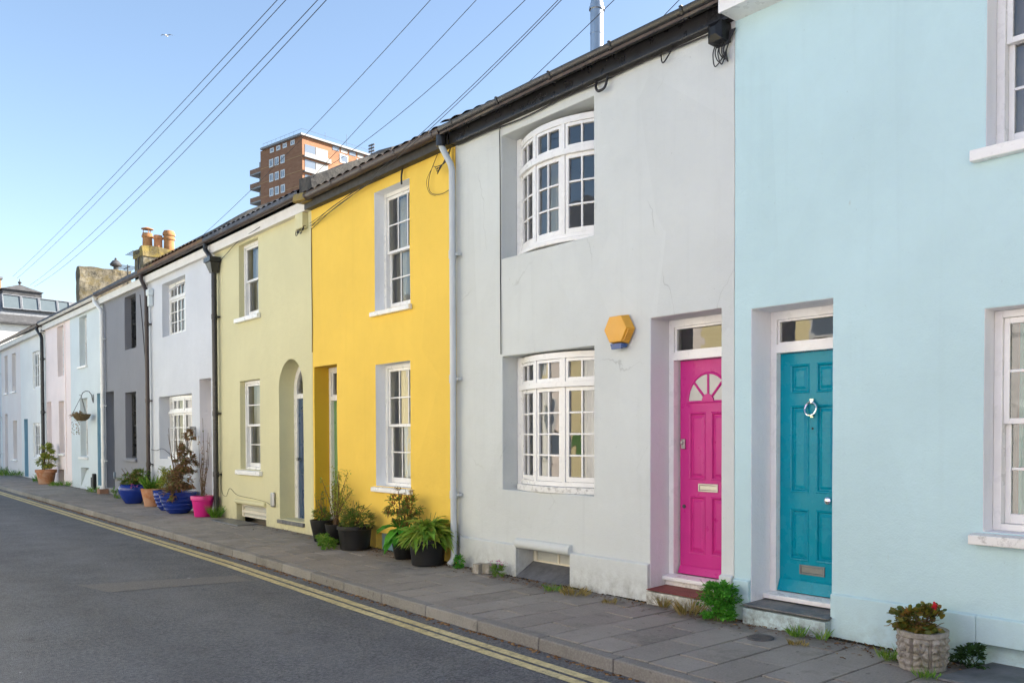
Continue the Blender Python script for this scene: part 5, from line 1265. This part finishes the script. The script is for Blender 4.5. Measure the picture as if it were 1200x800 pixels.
b = MB(); b.disc((gx, gy, h - .04), .14); b.build('soil', 'soil', t)
c = Vector((gx - .01, gy, h - .02)); b = MB()
cloud(b, c + Vector((-.012, 0, .085)), (.22, .16, .12), 760, .022, .03, .2, kind='round', low=-.6); cloud(b, c + Vector((-.02, 0, .03)), (.12, .1, .06), 60, .05, .02, .1)
b.build('foliage', 'lf_geranium', t); b = MB(); stems(b, c, [c + Vector((R_(-.14, .14), R_(-.12, .12), R_(.06, .15))) for _ in range(22)], .004); st0 = c + Vector((.125, -.06, .205)); stems(b, c, [st0], .003); b.build('stem', 'stem', t)
b = MB()
for k in range(34): b.roundleaf(st0 + rdir(.2) * R_(.0, .014), rdir(.3), Vector((R_(-1, 1), R_(-1, 1), 1)), R_(.009, .014), n=5)
b.build('flower', 'petal_red', t)

# hanging basket
hb = thing('hanging_basket', 'coir hanging basket with trailing dry plants on a curled bracket', 'hanging basket', (-28.2, -.30, 2.05))
b = MB(); b.lathe((-28.2, -.30, 2.10), [(0, 0), (.10, .01), (.18, .08), (.22, .17), (.23, .20), (.20, .19), (0, .17)], 20); b.build('basket', 'wicker', hb, smooth=True)
b = MB()
for k in range(3): a = 2 * PI * k / 3 + .4; b.tube([(-28.2 + .22 * math.cos(a), -.30 + .22 * math.sin(a), 2.29), (-28.2, -.30, 2.80)], .006, 4)
b.build('chain', 'iron', hb)
b = MB(); cloud(b, (-28.4, -.33, 2.24), (.26, .18, .11), 320, .07, .03, -.3); 
for k in range(9):
    x, y = -28.5 + R_(-.25, .2), -.36 + R_(-.12, .1)
    for q in range(9): b.leaf(Vector((x + R_(-.02, .02), y, 2.2 - q * .055)), rdir(-.3), Vector((0, 0, 1)), .05, .025, .3)
b.build('foliage', 'lf_dry', hb)

# weeds and small plants growing from the joints
WD = 'weeds growing from the pavement edge'
def weed(label, x, y, build, mat, name='weed_tuft'):
    b = MB(); build(b, Vector((x, y, gz(x)))); return tag(b.build(name, mat), label, 'weed', WD)
def bushy(r, n, L, W, kind='leaf'): return lambda b, c: (cloud(b, c + Vector((0, 0, r[2] * .8)), r, n, L, W, .4, .3, kind, -.8), stems(b, c, [c + Vector((R_(-r[0], r[0]) * .7, R_(-r[1], r[1]) * .7, r[2] * R_(.8, 1.5))) for _ in range(8)], .004))
def grassy(n, h, s, w=.008): return lambda b, c: blades(b, c, n, h, s, w)
t = thing('weed_bush', 'leafy bright green bush between the magenta and teal doorsteps', 'bush', (-4.86, -.20, 0), WD)
b = MB(); c = Vector((-4.86, -.17, 0))
for cc, rr, n in (((0, 0, .18), (.20, .14, .17), 800), ((.05, -.03, .29), (.16, .12, .10), 320), ((-.08, -.04, .10), (.15, .1, .10), 260), ((.1, 0, .1), (.14, .1, .1), 260)): cloud(b, c + Vector(cc), rr, n, .036, .030, .4, .35)
b.build('foliage', 'lf_bush', t); b = MB(); stems(b, c, [c + Vector((R_(-.16, .16), R_(-.1, .08), R_(.15, .36))) for _ in range(14)], .005); b.build('stem', 'stem_green', t)
weed('dark ivy clump growing behind the carved planter', -2.62, -.12, bushy((.15, .08, .10), 380, .032, .028), 'lf_dark')
weed('grass tuft at the foot of the teal doorstep', -4.02, -.20, grassy(70, .11, .07), 'lf_weed')
weed('small grass sprig at the corner of the teal doorstep', -3.82, -.14, grassy(28, .10, .05), 'lf_weed')
weed('green tuft just left of the carved planter', -3.12, -.30, grassy(80, .10, .10), 'lf_weed')
weed('grass tuft in front of the carved planter', -2.72, -.56, grassy(60, .07, .09), 'lf_weed')
weed('flattened moss tuft on the slab joint before the teal step', -3.86, -.42, grassy(60, .05, .10), 'lf_straw')
weed('dry straw coloured weeds below the red doorstep', -5.22, -.18, grassy(110, .17, .15), 'lf_straw')
weed('dry brown sprig under the left end of the red doorstep', -5.62, -.10, grassy(50, .12, .06), 'lf_straw')
weed('grass patch nearest the cellar window of the grey house', -7.05, -.30, grassy(70, .08, .12), 'lf_weed')
weed('half dry grass patch along the grey house plinth', -6.72, -.27, grassy(120, .10, .2), 'lf_straw')
weed('thin yellow grass on the slabs below the magenta door', -6.12, -.33, grassy(50, .06, .1), 'lf_straw')
weed('bright leafy weed beside the foot of the pale drainpipe', -9.05, -.16, bushy((.10, .07, .10), 240, .035, .022), 'lf_bush')
weed('leafy weed clump in front of the black pots', -11.85, -.56, bushy((.24, .12, .10), 420, .04, .032), 'lf_weed')
weed('second leafy weed clump left of the shrub tub', -12.2, -.48, bushy((.17, .1, .13), 300, .04, .032), 'lf_weed')
weed('grass tuft at the foot of the black drainpipe', -17.75, -.16, grassy(100, .26, .12, .014), 'lf_weed')
weed('grass strip left of the large cobalt urn', -24.5, -.2, grassy(60, .12, .3, .014), 'lf_weed')
weed('leafy sprig at the base of the dark grey house', -25.6, -.1, bushy((.12, .08, .12), 50, .08, .04), 'lf_weed')
weed('grass tuft beside the white drainpipe foot', -27.5, -.15, grassy(50, .2, .25, .016), 'lf_weed')
weed('weed strip below the blush pink house', -31.4, -.12, grassy(110, .18, .6, .02), 'lf_weed')
weed('grass clump left of the far terracotta pot', -34.3, -.15, grassy(120, .26, .5, .02), 'lf_weed')
weed('grass clump below the rose white house', -39.9, -.12, grassy(140, .3, .8, .024), 'lf_weed')
weed('grass clump at the far left end of the row', -43.5, -.12, grassy(140, .32, .9, .024), 'lf_weed')
PF = thing('flowering_weed', 'small pink flowered plant by the broken bricks', 'plant', (-8.22, -.17, 0))
b = MB(); cloud(b, (-8.22, -.17, .07), (.12, .08, .07), 320, .04, .014, .6); b.build('foliage', 'lf_weed', PF)
b = MB()
for k in range(60): b.roundleaf(Vector((-8.25 + R_(-.12, .12), -.15 + R_(-.07, .06), .13 + R_(-.01, .05))), rdir(.4), Vector((0, 0, 1)), .009, n=5)
b.build('flower', 'petal_pink', PF)
for lab, x, y in (('broken brick lump beside the pink flowered plant', -8.46, -.12), ('second weathered brick lump against the plinth', -8.60, -.17)):
    b = MB(); lumpy(b, x - .07, x + .07, y - .05, y + .05, 0, .11, .03, 4); tag(b.build('brick_lump', 'planter_stone', doubles=True), lab, 'brick')
# fallen leaves and dirt along the foot of the walls
b = MB()
for _ in range(1500):
    x = -2.2 - 11.3 * random.random() ** 1.1 if random.random() < .75 else R_(-30, -13); y = -.02 - abs(random.gauss(0, .16))
    if random.random() < .35: x = random.choice([-9.5, -10.4, -11.4, -5.0, -3.2, -7.6]) + random.gauss(0, .35)
    if y < -1.4: continue
    b.leaf(Vector((x, y, gz(x) + .006)), Vector((R_(-1, 1), R_(-1, 1), R_(0, .3))), Vector((R_(-.4, .4), R_(-.4, .4), 1)), R_(.012, .045), R_(.008, .025), R_(0, .6))
structure(b.build('leaf_litter', 'lf_dead'), 'stuff')
b = MB()      # crumbled earth and moss at the wall foot
for k in range(420):
    x = -.5 - 13.2 * k / 420 + R_(-.02, .02); w = .03 + .05 * max(0, noise.noise((x * 2.2, 0, 0)) + .3)
    b.hexa([(x - .03, -.005, -.005), (x + .03, -.005, -.005), (x + .025, -.01 - w * R_(.6, 1.2), -.005), (x - .025, -.01 - w * R_(.6, 1.2), -.005)], [(x - .03, 0, .012 + R_(0, .012)), (x + .03, 0, .012 + R_(0, .012)), (x + .01, -.01 - w * .5, .008), (x - .015, -.01 - w * .5, .008)])
structure(b.build('earth_strip', 'joint'), 'stuff')

b = MB()
for k in range(1700):
    x = 2 - 30 * random.random() ** 1.2; y = yk(x) - .008 - abs(random.gauss(0, .03)); q = R_(.006, .022)
    a = R_(0, PI); cx_, sx_ = math.cos(a) * q, math.sin(a) * q; z = gz(x) + RZ
    b.hexa([(x - cx_, y - sx_, z), (x + sx_, y - cx_, z), (x + cx_, y + sx_, z), (x - sx_, y + cx_, z)], [(x - cx_ * .6, y - sx_ * .6, z + q * .35), (x + sx_ * .6, y - cx_ * .6, z + q * .4), (x + cx_ * .6, y + sx_ * .6, z + q * .35), (x - sx_ * .6, y + cx_ * .6, z + q * .4)])
structure(b.build('gutter_grit', 'lf_dead'), 'stuff')
# small iron and slate covers in the pavement
b = MB(); b.lathe((-4.2, -.44, .0), [(0, .009), (.105, .009), (.11, .004), (.11, -.01)], 24)
for k in range(9): b.box(-4.2 - .09 + .0, -4.2 + .09, -.44 - .08 + .02 * k - .004, -.44 - .08 + .02 * k + .004, .008, .013) if abs(k - 4) < 4 else None
tag(b.build('drain_cover', 'iron', smooth=False), 'round iron cover set in the pavement before the teal door', 'drain cover')
b = MB(); z = gz(-16.6); b.hexa([(-17.30, -.40, z), (-15.85, -.42, z - .006), (-15.9, -.03, z - .006), (-17.3, -.03, z)], [(-17.29, -.39, z + .014), (-15.86, -.41, z + .008), (-15.9, -.03, z + .012), (-17.29, -.03, z + .016)])
tag(b.build('cellar_cover', 'slate_cover', bevel=.004), 'dark slate cover lying before the pale green house cellar window', 'cover')
b = MB(); b.hexa([(-2.66, -.56, 0), (-1.35, -.56, 0), (-1.35, .12, 0), (-2.52, .12, 0)], [(-2.655, -.555, .018), (-1.355, -.555, .018), (-1.355, .12, .03), (-2.52, .12, .03)])
tag(b.build('cellar_cover', 'slate_cover', bevel=.005), 'dark slate cover before the aqua house at the right corner', 'cover')

# ------------------------------------------------------------------ camera
f, PX, PY, H, DC = 1000., 750., 535., 1.6, 5.92
th = math.atan((PX + 231) / f); pit = math.atan(21 / f)
cam = bpy.data.cameras.new('camera'); co = bpy.data.objects.new('camera', cam); COL.objects.link(co); S.camera = co
cam.sensor_fit = 'HORIZONTAL'; cam.sensor_width = 36; cam.lens = f / 1200 * 36
cam.shift_x = -(PX - 600) / 1200; cam.shift_y = (PY - 400) / 1200; cam.clip_end = 2000; cam.clip_start = .05
co.location = (0, -DC, H)
F0 = Vector((-math.cos(th), math.sin(th), 0)); Fw = F0 * math.cos(pit) - Vector((0, 0, 1)) * math.sin(pit)
co.rotation_euler = Fw.to_track_quat('-Z', 'Y').to_euler()
Rt = Vector((math.sin(th), math.cos(th), 0)); Up = Rt.cross(Fw)

# gull: about 75 m out, wings spread
gc = Vector((0, -DC, H)) + (Fw + Rt * ((195 - PX) / f) + Up * ((PY - 42) / f)) * 95
GL.location = gc
b = MB(); b.tube([(-.28, 0, 0), (-.2, 0, .01), (0, 0, .02), (.18, 0, .02), (.3, 0, .03)], [.03, .07, .09, .06, .02], 8); b.build('body', 'bird_white', GL, local=True, smooth=True)
for s in (-1, 1):
    b = MB(); b.hexa([(.1, s * .05, .02), (-.12, s * .05, .02), (-.14, s * .45, .12), (.02, s * .45, .12)], [(.1, s * .05, .04), (-.12, s * .05, .035), (-.14, s * .45, .13), (.02, s * .45, .14)]); b.hexa([(.02, s * .45, .12), (-.14, s * .45, .12), (-.22, s * .75, .06), (-.19, s * .75, .06)], [(.02, s * .45, .14), (-.14, s * .45, .13), (-.22, s * .75, .065), (-.19, s * .75, .065)]); b.build('wing', 'bird_grey', GL, local=True)
GL.rotation_euler = (0, .1, math.radians(-45))

# ------------------------------------------------------------------ light
SUN_EL, SUN_AZ = math.radians(32), math.radians(25)     # azimuth clockwise from +Y
w = bpy.data.worlds.new('World'); S.world = w; w.use_nodes = True
nt = w.node_tree; bg = nt.nodes['Background']; sky = nt.nodes.new('ShaderNodeTexSky'); sky.sky_type = 'NISHITA'; sky.sun_disc = False
sky.sun_elevation = SUN_EL; sky.sun_rotation = SUN_AZ; sky.air_density = 1.0; sky.dust_density = .9; sky.ozone_density = .7
nt.links.new(sky.outputs[0], bg.inputs[0]); bg.inputs[1].default_value = .086
sl = bpy.data.lights.new('sun', 'SUN'); sl.energy = 5.0; sl.angle = math.radians(.53); sl.color = (1, .93, .82)
so = bpy.data.objects.new('sun', sl); COL.objects.link(so)
sd = Vector((math.sin(SUN_AZ) * math.cos(SUN_EL), math.cos(SUN_AZ) * math.cos(SUN_EL), math.sin(SUN_EL)))
so.rotation_euler = (-sd).to_track_quat('-Z', 'Y').to_euler()
vs = S.view_settings; vs.view_transform = 'Standard'; vs.look = 'None'; vs.gamma = 1; vs.use_curve_mapping = False; vs.exposure = 1.72
try: S.cycles.use_adaptive_sampling = True; S.cycles.adaptive_threshold = .015; S.cycles.max_bounces = 8; S.cycles.diffuse_bounces = 4; S.cycles.transparent_max_bounces = 16; S.cycles.caustics_reflective = False; S.cycles.caustics_refractive = False
except Exception: pass
